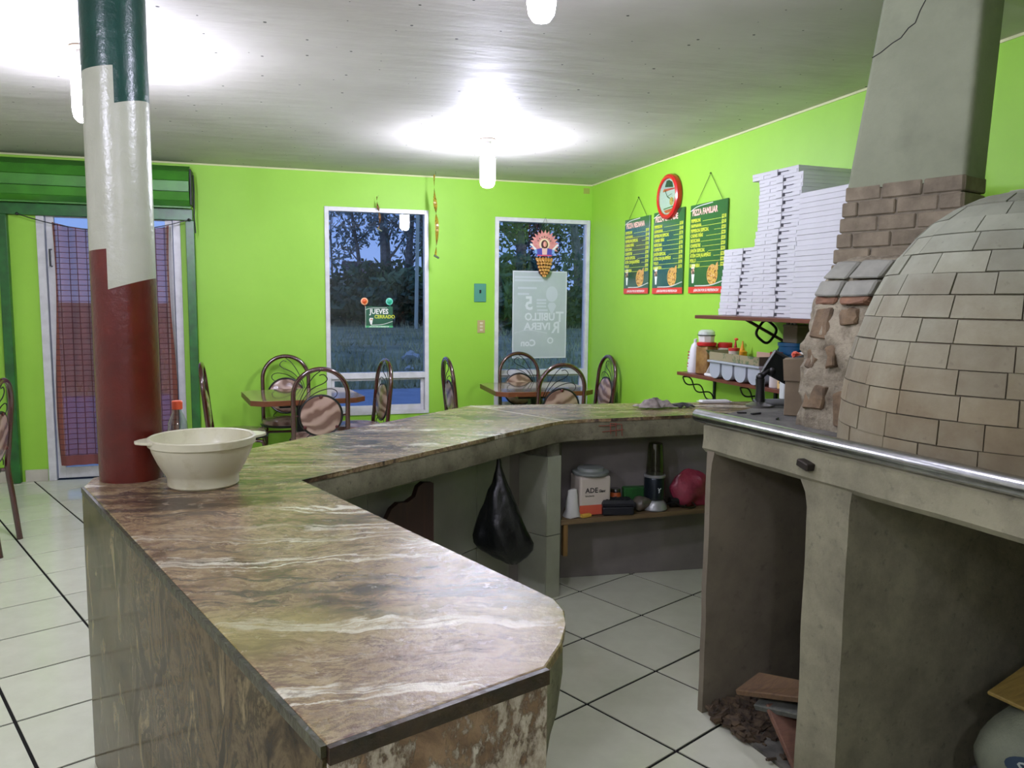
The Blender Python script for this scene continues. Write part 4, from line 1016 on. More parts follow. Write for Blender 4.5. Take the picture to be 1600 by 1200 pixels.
tm = texts([('ADE', -0.020, 0.118, 0.036, 'LEFT', 0.0006, 1.0, 0.0), ('Giant', 0.052, 0.118, 0.020, 'LEFT', 0.0004, 0.8, 0.25), ('lonchería', -0.020, 0.098, 0.013, 'LEFT', 0.0, 1.0, 0.0)])
part('lettering', tm, M('tub_lettering', (26, 24, 26), 0.6), bkt, loc=(-0.035, -0.0712, 0), rot=(PI/2, 0, 0))
pp = thing('paper_towel', 'crumpled white paper at the pier end of the low shelf', 'paper', (1.425, 3.635, SB))
b = B(); lathe(b, [(0.046, 0.0), (0.040, 0.03), (0.030, 0.07), (0.024, 0.105), (0.018, 0.13), (0.008, 0.134)], 20); rough(b, 0.012, 20); part('paper_sheet', b, M('paper_white', (186, 186, 178), 0.8), pp, True)
mb = B(); box(mb, -0.028, 0.028, -0.012, 0.012, 0, 0.016, 0.002); o = part('matchbox', mb, M('matchbox_yellow', (196, 158, 60), 0.6), None, loc=(1.487, 3.60, SB + 0.001), rot=(0, 0, 0.25)); tag(o, 'small yellow matchbox lying at the shelf front edge', 'matchbox')
tc_ = thing('tool_case', 'small black plastic case in front of the white tub', 'case', (1.665, 3.625, SB + 0.001), (0, 0, -0.18))
b = B(); box(b, -0.082, 0.082, -0.045, 0.045, 0, 0.045, 0.008, 2); part('case_base', b, M('case_black', (16, 18, 26), 0.4), tc_)
b = B(); loft(b, [[(-0.083, -0.046, 0.048), (0.083, -0.046, 0.048), (0.083, 0.046, 0.048), (-0.083, 0.046, 0.048)], [(-0.083, -0.046, 0.062), (0.083, -0.046, 0.062), (0.083, 0.046, 0.062), (-0.083, 0.046, 0.062)], [(-0.074, -0.037, 0.076), (0.074, -0.037, 0.076), (0.074, 0.037, 0.076), (-0.074, 0.037, 0.076)]]); lid_ = part('case_lid', b, M('case_black', (16, 18, 26)), tc_)
for k in range(5): part('ridge', box(B(), -0.06 + k*0.028, -0.048 + k*0.028, -0.034, 0.034, 0.076, 0.079, 0.001), M('case_black', (16, 18, 26)), lid_)
b = B(); box(b, 0.083, 0.10, -0.012, 0.012, 0.03, 0.055, 0.003); part('latch', b, M('case_black', (16, 18, 26)), tc_)
og = B(); lathe(og, [(0.028, 0.0), (0.030, 0.01), (0.030, 0.075), (0.024, 0.085), (0.024, 0.098), (0.01, 0.10)], 20); o = thing('spice_jar', 'small orange jar with metal lid behind the black case', 'jar', (1.705, 3.73, SB + 0.001)); part('jar_body', og, M('jar_orange', (190, 92, 40), 0.4), o, True)
b = B(); lathe(b, [(0.026, 0.086), (0.026, 0.104), (0.02, 0.106)], 20); part('jar_lid', b, CHROME, o, True)
gb = B(); box(gb, -0.085, 0.085, -0.025, 0.025, 0, 0.105, 0.006); rough(gb, 0.006, 14); o = part('green_package', gb, M('green_pack', (38, 96, 40), 0.45, var=0.2, vscale=14), None, loc=(1.832, 3.722, SB + 0.004), rot=(0, 0, -0.08)); tag(o, 'flat green package leaning on the low wall behind the blender', 'package')
cb = B(); ball(cb, (0, 0, 0.035), 0.075, 0.035, 0.036, 18, 10); rough(cb, 0.018, 20); 
for v in cb.verts: v.co.z = max(0.0, v.co.z)
o = part('clear_food_bag', cb, M('cellophane', (96, 84, 76), 0.3, rgb2=(62, 66, 52), vscale=24), None, True, loc=(1.825, 3.645, SB + 0.001)); tag(o, 'small cellophane food bag between black case and blender', 'bag')
bl_ = thing('blender', 'personal blender with upturned clear cup on the low shelf', 'blender', (1.893, 3.655, SB + 0.001))
bl_.scale = (1.1, 1.1, 1.1)
b = B(); lathe(b, [(0.058, 0.0), (0.062, 0.006), (0.058, 0.026), (0.044, 0.046), (0.038, 0.050)], 36); part('base', b, M('blender_silver', (150, 152, 150), 0.35, 0.4), bl_, True)
b = B(); lathe(b, [(0.042, 0.050), (0.050, 0.056), (0.0505, 0.150), (0.048, 0.156)], 36); part('motor_housing', b, M('blender_dark', (28, 36, 42), 0.3, 0.5), bl_, True)
b = B(); lathe(b, [(0.048, 0.156), (0.0505, 0.159), (0.0505, 0.167), (0.044, 0.170)], 36); part('collar', b, M('blender_silver', (150, 152, 150)), bl_, True)
b = B(); lathe(b, [(0.043, 0.168), (0.041, 0.22), (0.036, 0.30), (0.032, 0.318), (0.02, 0.322), (0.004, 0.322)], 32, cap0=False); part('cup', b, glass('cup_plastic', (186, 186, 172), 0.05, 0.10, ior=1.5), bl_, True)
b = B(); tube(b, spline([(-0.006, -0.0475, 0.098), (0.0, -0.05, 0.104), (0.008, -0.0495, 0.110)]), 0.0022, 6); tube(b, spline([(-0.008, -0.05, 0.112), (0.0, -0.051, 0.102), (-0.002, -0.05, 0.088)]), 0.0022, 6); part('emblem', b, M('emblem_pale', (170, 176, 176), 0.4), bl_)
b = B(); tube(b, spline([(0.05, -0.01, 0.02), (0.10, -0.02, 0.03), (0.14, -0.03, 0.006), (0.18, -0.01, 0.03), (0.205, -0.03, 0.008), (0.17, -0.045, 0.004), (0.12, -0.05, 0.02)]), 0.0035, 6); part('power_cord', b, BLACK, bl_, True)
b = B(); cyl(b, (0.085, 0.005, 0.026), (0.125, 0.0, 0.026), 0.022, 14); part('plug', b, BLACK, bl_, True)
pb = B(); ball(pb, (0, 0, 0.085), 0.135, 0.05, 0.10, 26, 16); rough(pb, 0.030, 11); rough(pb, 0.010, 34, 2)
for v in pb.verts: v.co.z = max(0.0, v.co.z)
o = part('pink_bag', pb, M('pink_film', (150, 54, 72), 0.4, rgb2=(110, 36, 52), vscale=12, bump=0.3, bscale=20, bdist=0.02), None, True, loc=(2.125, 3.675, SB + 0.001)); tag(o, 'crumpled pink plastic bag beside the blender', 'bag')
wd_ = thing('wooden_rack', 'dark carved wooden board standing behind the counter inside corner', 'board', (0.505, 3.04, 0.001), (0, 0, 0.35))
b = B(); prof2 = [(-0.16, 0.0), (0.10, 0.0), (0.10, 0.735), (0.055, 0.742), (0.03, 0.728), (0.015, 0.690), (-0.02, 0.672), (-0.06, 0.675), (-0.09, 0.655), (-0.11, 0.62), (-0.16, 0.60)]
vs = [[b.verts.new((x, y, z)) for x, z in prof2] for y in (-0.015, 0.015)]; b.faces.new(vs[0]); b.faces.new(vs[1][::-1])
for q in range(len(prof2)): b.faces.new((vs[0][q], vs[1][q], vs[1][(q+1)%len(prof2)], vs[0][(q+1)%len(prof2)]))
part('board', b, plank_mat('dark_board', (58, 34, 22), (36, 20, 14), 0.6, (12, 12, 1)), wd_)
# ------------------------------------------------------------------ shelves on the menu wall
SHW = plank_mat('shelf_red_wood', (112, 58, 40), (84, 40, 28), 0.4, (14, 1, 14))
def wall_shelf(name, label, x0, y0, y1, z0, z1): 
    t = thing(name, label, 'shelf', (XR, (y0+y1)/2, z1)); part('shelf_board', box(B(), x0, XR-0.001, y0, y1, z0, z1, 0.002), SHW, t, world=True); return t
us = wall_shelf('wall_shelf', 'upper brown wall shelf carrying the stacks of pizza boxes', 2.37, 2.72, 4.135, 1.372, 1.392)
for Y, full_ in ((3.957, True), (3.0, False)):
    b = B(); tube(b, [(2.60, Y, 1.370), (2.884, Y, 1.232)], 0.009, 8); box(b, 2.878, 2.890, Y-0.012, Y+0.012, 1.20, 1.372); br = part('bracket', b, M('bracket_brown', (66, 54, 44), 0.5), us, True, world=True)
    b = B(); ring = []
    for k in range(32):
        a = 2*PI*k/32; c_, s_ = math.cos(a), math.sin(a); q = (abs(c_)**3.6 + abs(s_)**3.6)**(-1/3.6); u, w_ = q*c_*0.058, q*s_*0.058
        ring.append((2.738 + u*0.78 + w_*0.62, Y, 1.300 - u*0.58 + w_*0.78))
    tube(b, ring, 0.008, 8, closed=True); part('bracket_ring', b, IRON, br, True, world=True, label='black rounded square ring')
b = B(); box(b, 2.880, 2.891, 3.885, 3.935, 1.318, 1.371, 0.002); wp = part('wall_plate', b, M('plate_white', (190, 190, 180), 0.4), us, world=True)
b = B(); cyl(b, (2.876, 3.91, 1.343), (2.881, 3.91, 1.343), 0.008, 10); part('screw', b, BLACK, wp, True, world=True)
ls = wall_shelf('wall_shelf', 'lower brown wall shelf with jars, sauces and the grey tray', 2.61, 3.05, 4.765, 0.978, 1.0)
for Y in (4.735, 4.05, 3.3):
    b = B(); box(b, 2.878, 2.890, Y-0.010, Y+0.010, 0.785, 0.977); br = part('bracket', b, IRON, ls, world=True)
    for ph, nm in ((0, 'scroll'), (PI, 'scroll')):
        b = B(); pts = []
        for k in range(25):
            f = k/24; a, c_ = Vector((2.64, 0.965)), Vector((2.882, 0.805)); p = a.lerp(c_, f); w_ = 0.024*math.sin(f*2*PI*1.5 + ph)
            pts.append((p.x + w_*0.55, Y, min(0.972, p.y + w_*0.83)))
        tube(b, pts, 0.005, 6); part(nm, b, IRON, br, True, world=True)

# pizza boxes: every box an object with its lid, tray and tab
BOXW = M('white_cardboard', (204, 205, 208), 0.6, var=0.03, vscale=6); BOXI = M('box_slot_shadow', (58, 58, 64), 0.9)
def ordinal(n): return ['topmost', 'second from top', 'third from top', 'fourth from top', 'fifth from top', 'sixth from top', 'seventh from top', 'eighth from top', 'ninth from top', 'tenth from top', 'eleventh from top', 'twelfth from top', 'thirteenth from top', 'fourteenth from top', 'fifteenth from top', 'sixteenth from top', 'seventeenth from top', 'eighteenth from top', 'nineteenth from top', 'lowest'][n]
def box_proto(w, d, h, tab=True):
    """front of the box looks along -x; origin at the middle of its underside"""
    P = []
    b = B(); box(b, -d/2, d/2, -w/2, w/2, 0, h*0.50, 0.001); P.append(('box_tray', b, BOXW))
    b = B(); box(b, -d/2-0.0015, d/2, -w/2-0.0012, w/2+0.0012, h*0.50, h*0.985, 0.0015)
    for a0, a1 in (((-0.47, -0.34), (0.24, 0.36)) if tab else ()): box(b, -d/2-0.0018, -d/2+0.002, w*a0, w*a1, h*0.10, h*0.52)
    P.append(('box_lid', b, BOXW))
    if tab:
        b = B(); box(b, -d/2-0.006, -d/2-0.0015, -0.028, 0.026, h*0.05, h*0.97, 0.0015); P.append(('front_tab', b, BOXW))
        b = B(); box(b, -d/2-0.0035, -d/2-0.001, -0.046, -0.030, h*0.16, h*0.60); box(b, -d/2-0.0028, -d/2-0.001, -w*0.30, -0.030, h*0.47, h*0.56); P.append(('tab_slot', b, BOXI))
    return [(n_, tomesh(b, n_), m) for n_, b, m in P]
rbx = random.Random(21)
def stack(name, n, x, y, w, d, h, z0, desc, grp, shift=lambda k: (0, 0, 0), tab=True):
    meshes = box_proto(w, d, h, tab); top = None
    for k in range(n):
        dx, dy, rz = shift(k); lab = 'white pizza box, %s in the %s' % (ordinal(n-1-k) if k else 'lowest', desc)
        t = thing(name, lab, 'box', (x + dx + rbx.uniform(-.003, .003), y + dy + rbx.uniform(-.004, .004), z0 + k*h), (0, 0, rz + rbx.uniform(-.012, .012)), grp)
        for n_, me, m in meshes: link(n_, me, m, t)
ZS0 = 1.393
stack('pizza_box', 10, 2.532 + 0.17, 3.955, 0.335, 0.335, 0.0378, ZS0, 'short stack of ten', 'small pizza boxes in the short stack', lambda k: (0, 0.02 - 0.004*k, 0))
stack('pizza_box', 20, 2.490 + 0.19, 3.563, 0.36, 0.37, 0.0378, ZS0, 'tallest middle stack', 'medium pizza boxes in the tallest stack', lambda k: (0, 0.0 if k < 12 else -0.02, 0) if k < 17 else (0, (-0.025, -0.02, 0.045)[k-17], (0, 0.0, 0.05)[k-17]))
stack('pizza_box', 12, 2.405 + 0.225, 3.04, 0.46, 0.45, 0.0492, ZS0, 'broad stack by the chimney', 'large pizza boxes in the broad stack', lambda k: (0, 0.02 - 0.0035*k, 0.01), tab=False)

# things on the lower shelf
Z1 = 1.001
pkb = thing('flour_bag', 'white printed plastic bag at the wall end of the lower shelf', 'bag', (2.70, 4.685, Z1))
b = B(); loft(b, [[(w_*math.cos(2*PI*k/20), d_*math.sin(2*PI*k/20), z) for k in range(20)] for z, w_, d_ in ((0, 0.05, 0.048), (0.03, 0.056, 0.052), (0.12, 0.042, 0.040), (0.185, 0.026, 0.026), (0.20, 0.010, 0.012), (0.222, 0.013, 0.010))]); rough(b, 0.006, 25); part('bag_body', b, M('bag_white', (214, 214, 218), 0.4), pkb, True)
for k, (z, l) in enumerate(((0.135, 0.03), (0.115, 0.04), (0.095, 0.045), (0.06, 0.05), (0.04, 0.05))):
    b = B(); obox(b, Matrix.Rotation(-0.5, 4, 'Z') @ Matrix.Translation((-0.047 + z*0.03, 0, z)), 0.012, l, 0.006); part('print', b, M('bag_red_print', (196, 96, 84), 0.6), pkb)
gj = thing('seasoning_jar', 'big square jar of brown seasoning with red lid on the lower shelf', 'jar', (2.70, 4.545, Z1), (0, 0, 0.35))
b = B(); box(b, -0.05, 0.05, -0.05, 0.05, 0, 0.185, 0.012, 3); part('jar_body', b, M('seasoning', (150, 116, 66), 0.25, rgb2=(118, 84, 46), vscale=16, coat=0.5), gj, True)
b = B(); lathe(b, [(0.03, 0.186), (0.058, 0.186), (0.060, 0.190), (0.060, 0.206), (0.05, 0.209), (0.01, 0.209)], 28, sx=1.05, sy=1.05); part('lid', b, M('lid_red', (196, 40, 40), 0.35), gj, True)
wt2 = thing('deli_tub', 'white octagonal tub with clear lid sitting on the red-lid jar', 'tub', (2.70, 4.55, Z1 + 0.210))
b = B(); lathe(b, [(0.050, 0.0), (0.054, 0.04)], 8); part('tub_body', b, M('tub_pale', (222, 222, 218), 0.4), wt2)
b = B(); lathe(b, [(0.057, 0.04), (0.057, 0.046)], 24); part('rim', b, M('rim_dark', (40, 44, 40), 0.5), wt2, True)
b = B(); lathe(b, [(0.055, 0.046), (0.052, 0.066), (0.036, 0.078), (0.01, 0.080)], 24); part('lid', b, M('lid_clear', (226, 232, 228), 0.15, alpha=0.7), wt2, True)
def squeeze(name, label, x, y, h, r, rgb, cap):
    t = thing(name, label, 'bottle', (x, y, Z1)); b = B(); lathe(b, [(r*0.9, 0), (r, 0.006), (r, h*0.52), (r*0.9, h*0.60), (r*0.82, h*0.62)], 24); part('bottle_body', b, M(name + '_body_%d' % int(h*1000), rgb, 0.35), t, True)
    b = B(); lathe(b, [(r*0.88, h*0.62), (r*0.88, h*0.70), (r*0.45, h*0.74), (r*0.2, h*0.9), (r*0.1, h)], 20); part('nozzle', b, M(name + '_cap_%d' % int(h*1000), cap, 0.35), t, True); return t
squeeze('mustard_bottle', 'tall yellow bottle squeezed behind the seasoning jar', 2.775, 4.535, 0.20, 0.036, (206, 164, 30), (214, 176, 40))
kt = squeeze('ketchup_bottle', 'small red squeeze bottle with tip on the lower shelf', 2.842, 4.432, 0.225, 0.031, (196, 36, 34), (186, 30, 34))
b = B(); ball(b, (0.0, -0.006, 0.232), 0.012, 0.018, 0.009, 10, 6); part('tip_cap', b, M('tip_orange', (214, 74, 40), 0.4), kt, True)
squeeze('mustard_bottle', 'small amber squeeze bottle with tip, next to the red one', 2.842, 4.352, 0.225, 0.034, (232, 168, 48), (228, 150, 40))
rj = thing('sauce_jar', 'white jar with red lid and label beside the squeeze bottles', 'jar', (2.80, 4.475 - 0.02 + 0.03, Z1))
b = B(); lathe(b, [(0.044, 0), (0.048, 0.006), (0.048, 0.16), (0.040, 0.175)], 28); part('jar_body', b, M('jar_pale', (206, 196, 180), 0.3), rj, True)
b = B(); lathe(b, [(0.043, 0.176), (0.046, 0.18), (0.046, 0.205), (0.04, 0.209), (0.01, 0.209)], 28); part('lid', b, M('lid_red', (196, 40, 40)), rj, True)
b = B(); loft(b, [[(0.0487*math.cos(a), 0.0487*math.sin(a), z) for a in [PI*0.62 + PI*0.9*k/16 for k in range(17)]] for z in (0.095, 0.150)], False, False, False); lb = part('label_band', b, M('label_tan', (196, 164, 132), 0.6), rj, True)
b = B(); obox(b, Matrix.Translation((-0.0465, -0.018, 0.122)) @ Matrix.Rotation(0.4, 4, 'Z'), 0.002, 0.03, 0.010); part('print', b, M('print_dark', (74, 60, 52), 0.6), lb)
# grey cutlery tray with rounded compartments and a printed carton on it
tr = thing('cutlery_tray', 'grey plastic tray of rounded compartments overhanging the lower shelf', 'tray', (2.695, 4.06, Z1))
TRG = M('grey_tray_plastic', (164, 170, 178), 0.35)
b = B(); box(b, -0.115, 0.095, -0.275, 0.275, 0.098, 0.112, 0.004); part('rim', b, TRG, tr)
for k in range(4):
    y = 0.205 - k*0.137; b = B(); pr_ = [(-0.058, 0.098)] + [(-0.058*math.cos(PI*q/10)*1.0, 0.050 - 0.048*math.sin(PI*q/10)) for q in range(11)] + [(0.058, 0.098)]
    vs = [[b.verts.new((x, y + u, z)) for u, z in pr_] for x in (-0.100, 0.085)]; b.faces.new(vs[0]); b.faces.new(vs[1][::-1])
    for q in range(len(pr_)): b.faces.new((vs[0][q], vs[1][q], vs[1][(q+1)%len(pr_)], vs[0][(q+1)%len(pr_)]))
    part('compartment', b, TRG, tr, True)
cz = Z1 + 0.113
cx_ = thing('printed_carton', 'shallow open carton with green print lying on the grey tray', 'carton', (2.70, 4.07, cz))
CB1 = M('carton_print', (140, 132, 100), 0.8, rgb2=(74, 98, 62), vscale=16, lo=0.40, hi=0.46); CB2 = M('carton_inside', (96, 84, 66), 0.85); CB3 = M('carton_plain', (84, 76, 60), 0.85)
b = B(); box(b, -0.10, -0.094, -0.06, 0.27, 0, 0.048); box(b, -0.10, -0.094, -0.255, -0.063, 0, 0.048); part('side_flap', b, CB1, cx_, label='green printed side')
b = B(); box(b, 0.07, 0.076, -0.255, 0.02, 0, 0.062); part('back_flap', b, M('carton_pale', (186, 154, 130), 0.85), cx_)
b = B(); box(b, -0.094, 0.07, -0.255, 0.25, 0, 0.004); part('carton_base', b, CB2, cx_)
b = B(); box(b, -0.101, 0.07, -0.261, -0.255, 0, 0.050); part('end_flap', b, CB3, cx_)
b = B(); vs = [b.verts.new(p) for p in ((-0.094, 0.25, 0.004), (0.07, 0.25, 0.004), (0.07, 0.33, 0.055), (-0.094, 0.33, 0.055))]; b.faces.new(vs); bmesh.ops.solidify(b, geom=b.faces, thickness=0.004); part('end_flap', b, CB1, cx_)
sj = thing('relish_jar', 'little jar with red lid standing inside the printed carton', 'jar', (2.735, 4.28, cz + 0.005)); b = B(); lathe(b, [(0.03, 0), (0.032, 0.004), (0.032, 0.05)], 20); part('jar_body', b, M('jar_pale', (206, 196, 180)), sj, True); b = B(); lathe(b, [(0.034, 0.05), (0.034, 0.068), (0.01, 0.07)], 20); part('lid', b, M('lid_red', (196, 40, 40)), sj, True)
cn = thing('powder_canister', 'white and red canister with dark red lid at the tray end', 'canister', (2.655, 3.735, Z1))
b = B(); lathe(b, [(0.030, 0), (0.032, 0.004), (0.032, 0.155)], 24); part('canister_body', b, M('canister_white', (212, 206, 202), 0.4), cn, True)
b = B(); lathe(b, [(0.0325, 0.085), (0.0325, 0.125)], 24, cap0=False, cap1=False); part('red_band', b, M('band_red', (196, 52, 44), 0.45), cn, True)
b = B(); lathe(b, [(0.033, 0.155), (0.033, 0.172), (0.034, 0.174), (0.034, 0.196), (0.01, 0.199)], 24); part('lid', b, M('lid_dark_red', (150, 34, 34), 0.4), cn, True)
dmb = thing('toothpick_box', 'small cream box with dark printed dots near the canister', 'box', (2.65, 3.645, Z1)); b = box(B(), -0.022, 0.022, -0.035, 0.035, 0, 0.125, 0.002); part('box_body', b, M('cream_card', (212, 180, 118), 0.6), dmb)
for z, y in ((0.035, -0.012), (0.035, 0.012), (0.065, 0.0), (0.09, -0.012), (0.09, 0.012)): part('dot', box(B(), -0.0232, -0.0222, y-0.006, y+0.006, z-0.005, z+0.005), M('dot_dark', (40, 34, 30), 0.6), dmb)
pw = thing('napkin', 'folded white napkins at the front of the lower shelf', 'napkin', (2.655, 4.39, Z1)); b = B(); box(b, -0.03, 0.03, -0.055, 0.05, 0, 0.018, 0.004); part('fold', b, M('napkin_white', (224, 222, 218), 0.85), pw)
b = B(); obox(b, Matrix.Translation((0.0, 0.01, 0.05)) @ Matrix.Rotation(-0.9, 4, 'X'), 0.05, 0.09, 0.004, 0.001); part('fold', b, M('napkin_white', (224, 222, 218)), pw)
bu = thing('blue_bucket', 'blue plastic bucket on the lower shelf beside the oven', 'bucket', (2.795, 3.765, Z1))
b = B(); lathe(b, [(0.072, 0.0), (0.076, 0.004), (0.088, 0.225), (0.093, 0.228), (0.093, 0.246), (0.089, 0.246), (0.084, 0.225), (0.070, 0.01)], 36, cap1=True); part('bucket_body', b, M('bucket_blue', (22, 92, 140), 0.4), bu, True)
b = B(); tube(b, spline([(0, -0.094, 0.235), (-0.05, -0.085, 0.20), (-0.085, 0.0, 0.165), (-0.05, 0.085, 0.20), (0, 0.094, 0.235)], 6), 0.004, 6); part('handle', b, M('bucket_handle', (16, 70, 110), 0.4), bu, True)
gx = thing('grey_box', 'plain grey-brown box resting on the rim of the blue bucket', 'box', (2.80, 3.735, Z1 + 0.247), (0, 0, 0.1)); b = box(B(), -0.07, 0.07, -0.055, 0.055, 0, 0.098, 0.003); part('box_body', b, M('grey_card', (126, 118, 102), 0.85), gx)
b = box(B(), -0.072, 0.072, -0.057, 0.057, 0.086, 0.0995, 0.002); part('lid', b, M('grey_card', (126, 118, 102)), gx)

# ------------------------------------------------------------------ menus and clock on the side wall
RX = Matrix(((0, 0, -1), (-1, 0, 0), (0, 1, 0))).to_euler()       # board plane: x along the wall, y up, z into the room
RY = Matrix(((1, 0, 0), (0, 0, -1), (0, 1, 0))).to_euler()
MG = M('menu_green', (16, 92, 52), 0.16, rgb2=(10, 66, 46), vscale=2.0, spec=0.8, coat=0.5); MY = M('menu_yellow', (206, 214, 60), 0.4); MP = M('menu_title', (238, 190, 176), 0.4); MR_ = M('menu_red', (206, 52, 44), 0.3); MWt = M('menu_white', (232, 232, 226), 0.4)
def pizza_print_mat():
    t = NT('pizza_print'); P = t.tc.outputs['Object']; n = t.noise(P, 62, 3, 0.6)
    t.color(t.ramp(n.outputs['Fac'], [(0.34, (52, 60, 30)), (0.41, (150, 60, 36)), (0.46, (204, 160, 60)), (0.54, (222, 190, 90)), (0.60, (180, 80, 48)), (0.66, (236, 226, 196))])); t.p.inputs['Roughness'].default_value = 0.3; return t.m
PZ = pizza_print_mat(); CRUST = M('crust_print', (206, 160, 84), 0.4)
ITEMS = ['PEPPERONI', 'HAWAIANA', 'PEPPERONI ESPECIAL', 'CARNES FRÍAS', 'MEXICANA', 'CAMPESTRE', 'JAMÓN ESPECIAL', 'ATÚN CON JALAPEÑOS', 'POLLO', 'RANCHERA']
def menu(title, prices, y_left, y_right, zt, zb, tsx, label, loop_h):
    w, h = y_left - y_right, zt - zb; t = thing('pizza_menu', label, 'menu', (XR - 0.010, y_left, zb), RX, 'green pizza menus on the side wall')
    part('board', box(B(), 0, w, 0, h, -0.004, 0.004, 0.0005), MG, t)
    F = 0.0044
    fo = part('footer', box(B(), 0.0, w, 0.0, 0.045, F-0.0003, F+0.0003), MR_, t)
    tm = texts([('¡GRACIAS POR SU PREFERENCIA!', w/2, 0.013, 0.025, 'CENTER', 0.0006, 0.9, 0.25)]); part('lettering', tm, MWt, fo, loc=(0, 0, F+0.0006))
    tm = texts([(title, 0.028, h-0.074, 0.058, 'LEFT', 0.0022, tsx, 0.0)]); part('lettering', tm, MP, t, loc=(0, 0, F+0.0002))
    L_ = []; y0 = h - 0.122; dy = 0.0350; rules = B()
    for k, (it, pr_) in enumerate(zip(ITEMS, prices)):
        y = y0 - k*dy; L_.append((it, 0.014, y, 0.034, 'LEFT', 0.0013, 0.76, 0.0)); L_.append((pr_, w-0.012, y, 0.034, 'RIGHT', 0.0013, 0.78, 0.0))
        box(rules, 0.020 + len(it)*0.0170, w-0.074, y+0.0005, y+0.0032, F-0.0002, F+0.0003)
    part('lettering', texts(L_), MY, t, loc=(0, 0, F+0.0002)); part('rule', rules, MY, t)
    b = B(); tube(b, spline([(0.002, h-0.040, F), (0.10, h-0.015, F), (w*0.62, h-0.006, F)]), 0.0032, 4); part('swoosh', b, MWt, t)
    b = B(); tube(b, spline([(0.09, 0.052, F), (w*0.6, 0.054, F), (w-0.004, 0.085, F)]), 0.004, 4, taper=None); part('swoosh', b, MWt, t)
    cx2, cy2, r2 = w*0.66, 0.126, 0.070
    b = B(); lathe(b, [(r2, 0), (r2, 0.0006)], 40, c=(cx2, cy2, F-0.0003)); pz = part('pizza_picture', b, CRUST, t)
    b = B(); lathe(b, [(r2*0.90, 0), (r2*0.90, 0.0005)], 40, c=(cx2, cy2, F+0.0003)); part('topping', b, PZ, pz)
    b = B(); prism(b, [(cx2+0.02, cy2+0.030), (cx2+0.076, cy2+0.030), (cx2+0.070, cy2+0.085), (cx2+0.052, cy2+0.076)], F+0.0008, F+0.0014); part('slice', b, CRUST, pz)
    ch = B(); b = ch
    prism(b, [(0.050, 0.072), (0.072, 0.072), (0.082, 0.135), (0.040, 0.135)], F, F+0.0005); cf = part('cook_picture', b, MWt, t)
    b = B(); lathe(b, [(0.022, 0), (0.022, 0.0005)], 20, c=(0.058, 0.156, F)); part('cook_face', b, M('print_skin', (206, 162, 130), 0.5), cf)
    b = B(); lathe(b, [(0.012, 0), (0.012, 0.0005)], 16, c=(0.062, 0.146, F+0.0006)); lathe(b, [(0.008, 0), (0.008, 0.0005)], 16, c=(0.050, 0.165, F+0.0006)); part('cook_moustache', b, M('print_dark', (40, 30, 26), 0.5), cf)
    b = B(); prism(b, [(0.036, 0.174), (0.080, 0.174), (0.084, 0.205), (0.034, 0.205)], F, F+0.0005); part('cook_hat', b, MWt, cf)
    b = B(); tube(b, [(w*0.14, h, 0.0), (w*0.5, h+loop_h, -0.004)], 0.0018, 5); tube(b, [(w*0.5, h+loop_h, -0.004), (w*0.86, h, 0.0)], 0.0018, 5); ball(b, (w*0.5, h+loop_h, -0.003), 0.006, u=8, v=6); part('hanging_cord', b, M('cord_dark', (58, 84, 30), 0.8), t)
menu('PIZZA MEDIANA', ['$110', '$110', '$120', '$120', '$120', '$120', '$120', '$120', '$120', '$120'], 6.225, 5.765, 2.150, 1.532, 0.80, 'green menu board headed PIZZA MEDIANA', 0.165)
menu('PIZZA GRANDE', ['$150', '$160', '$170', '$170', '$170', '$170', '$170', '$170', '$170', '$170'], 5.695, 5.215, 2.155, 1.529, 0.88, 'green menu board headed PIZZA GRANDE, partly under the clock', 0.17)
menu('PIZZA FAMILIAR', ['$210', '$210', '$220', '$220', '$220', '$220', '$220', '$220', '$220', '$220'], 5.125, 4.643, 2.150, 1.530, 0.80, 'green menu board headed PIZZA FAMILIAR, next to the white boxes', 0.195)
ck_ = thing('wall_clock', 'round red-rimmed wall clock hanging above the middle menu', 'clock', (XR - 0.002, 5.44, 2.252), RX)
b = B(); lathe(b, [(0.150, 0.0), (0.166, 0.004), (0.170, 0.022), (0.164, 0.040), (0.150, 0.048), (0.138, 0.046), (0.130, 0.036), (0.130, 0.006)], 64, cap0=True, cap1=False); part('rim', b, M('clock_red', (190, 26, 30), 0.25, coat=0.4), ck_, True)
b = B(); lathe(b, [(0.131, 0.030), (0.131, 0.034)], 48); fc = part('clock_face', b, M('clock_face', (206, 214, 206), 0.3), ck_)
for pts, m in (([(-0.045, 0.075), (0.085, 0.060), (0.070, 0.100), (0.02, 0.122), (-0.02, 0.118)], MG), ([(-0.075, 0.040), (0.115, 0.045), (0.10, 0.055), (-0.06, 0.062)], MR_), ([(-0.06, -0.085), (0.10, -0.075), (0.095, -0.083), (-0.055, -0.093)], MG), ([(-0.055, -0.100), (0.085, -0.092), (0.05, -0.118), (-0.02, -0.122)], MR_)):
    b = B(); prism(b, pts, 0.0343, 0.0347); part('print', b, m, fc)
b = B(); lathe(b, [(0.03, 0.0343), (0.03, 0.0348)], 24, c=(0.065, -0.04, 0)); part('print', b, PZ, fc)
for a, l, w_ in ((2.2, 0.062, 0.006), (-0.4, 0.045, 0.007), (0.2, 0.07, 0.003)):
    b = B(); obox(b, Matrix.Translation((0, 0, 0.037)) @ Matrix.Rotation(a, 4, 'Z') @ Matrix.Translation((l/2, 0, 0)), l, w_, 0.001); part('hand', b, BLACK, fc)
b = B(); lathe(b, [(0.134, 0.0405), (0.134, 0.0415)], 48); part('cover_glass', b, glass('clock_glass', (245, 250, 248), 0.02, 0.05), ck_)

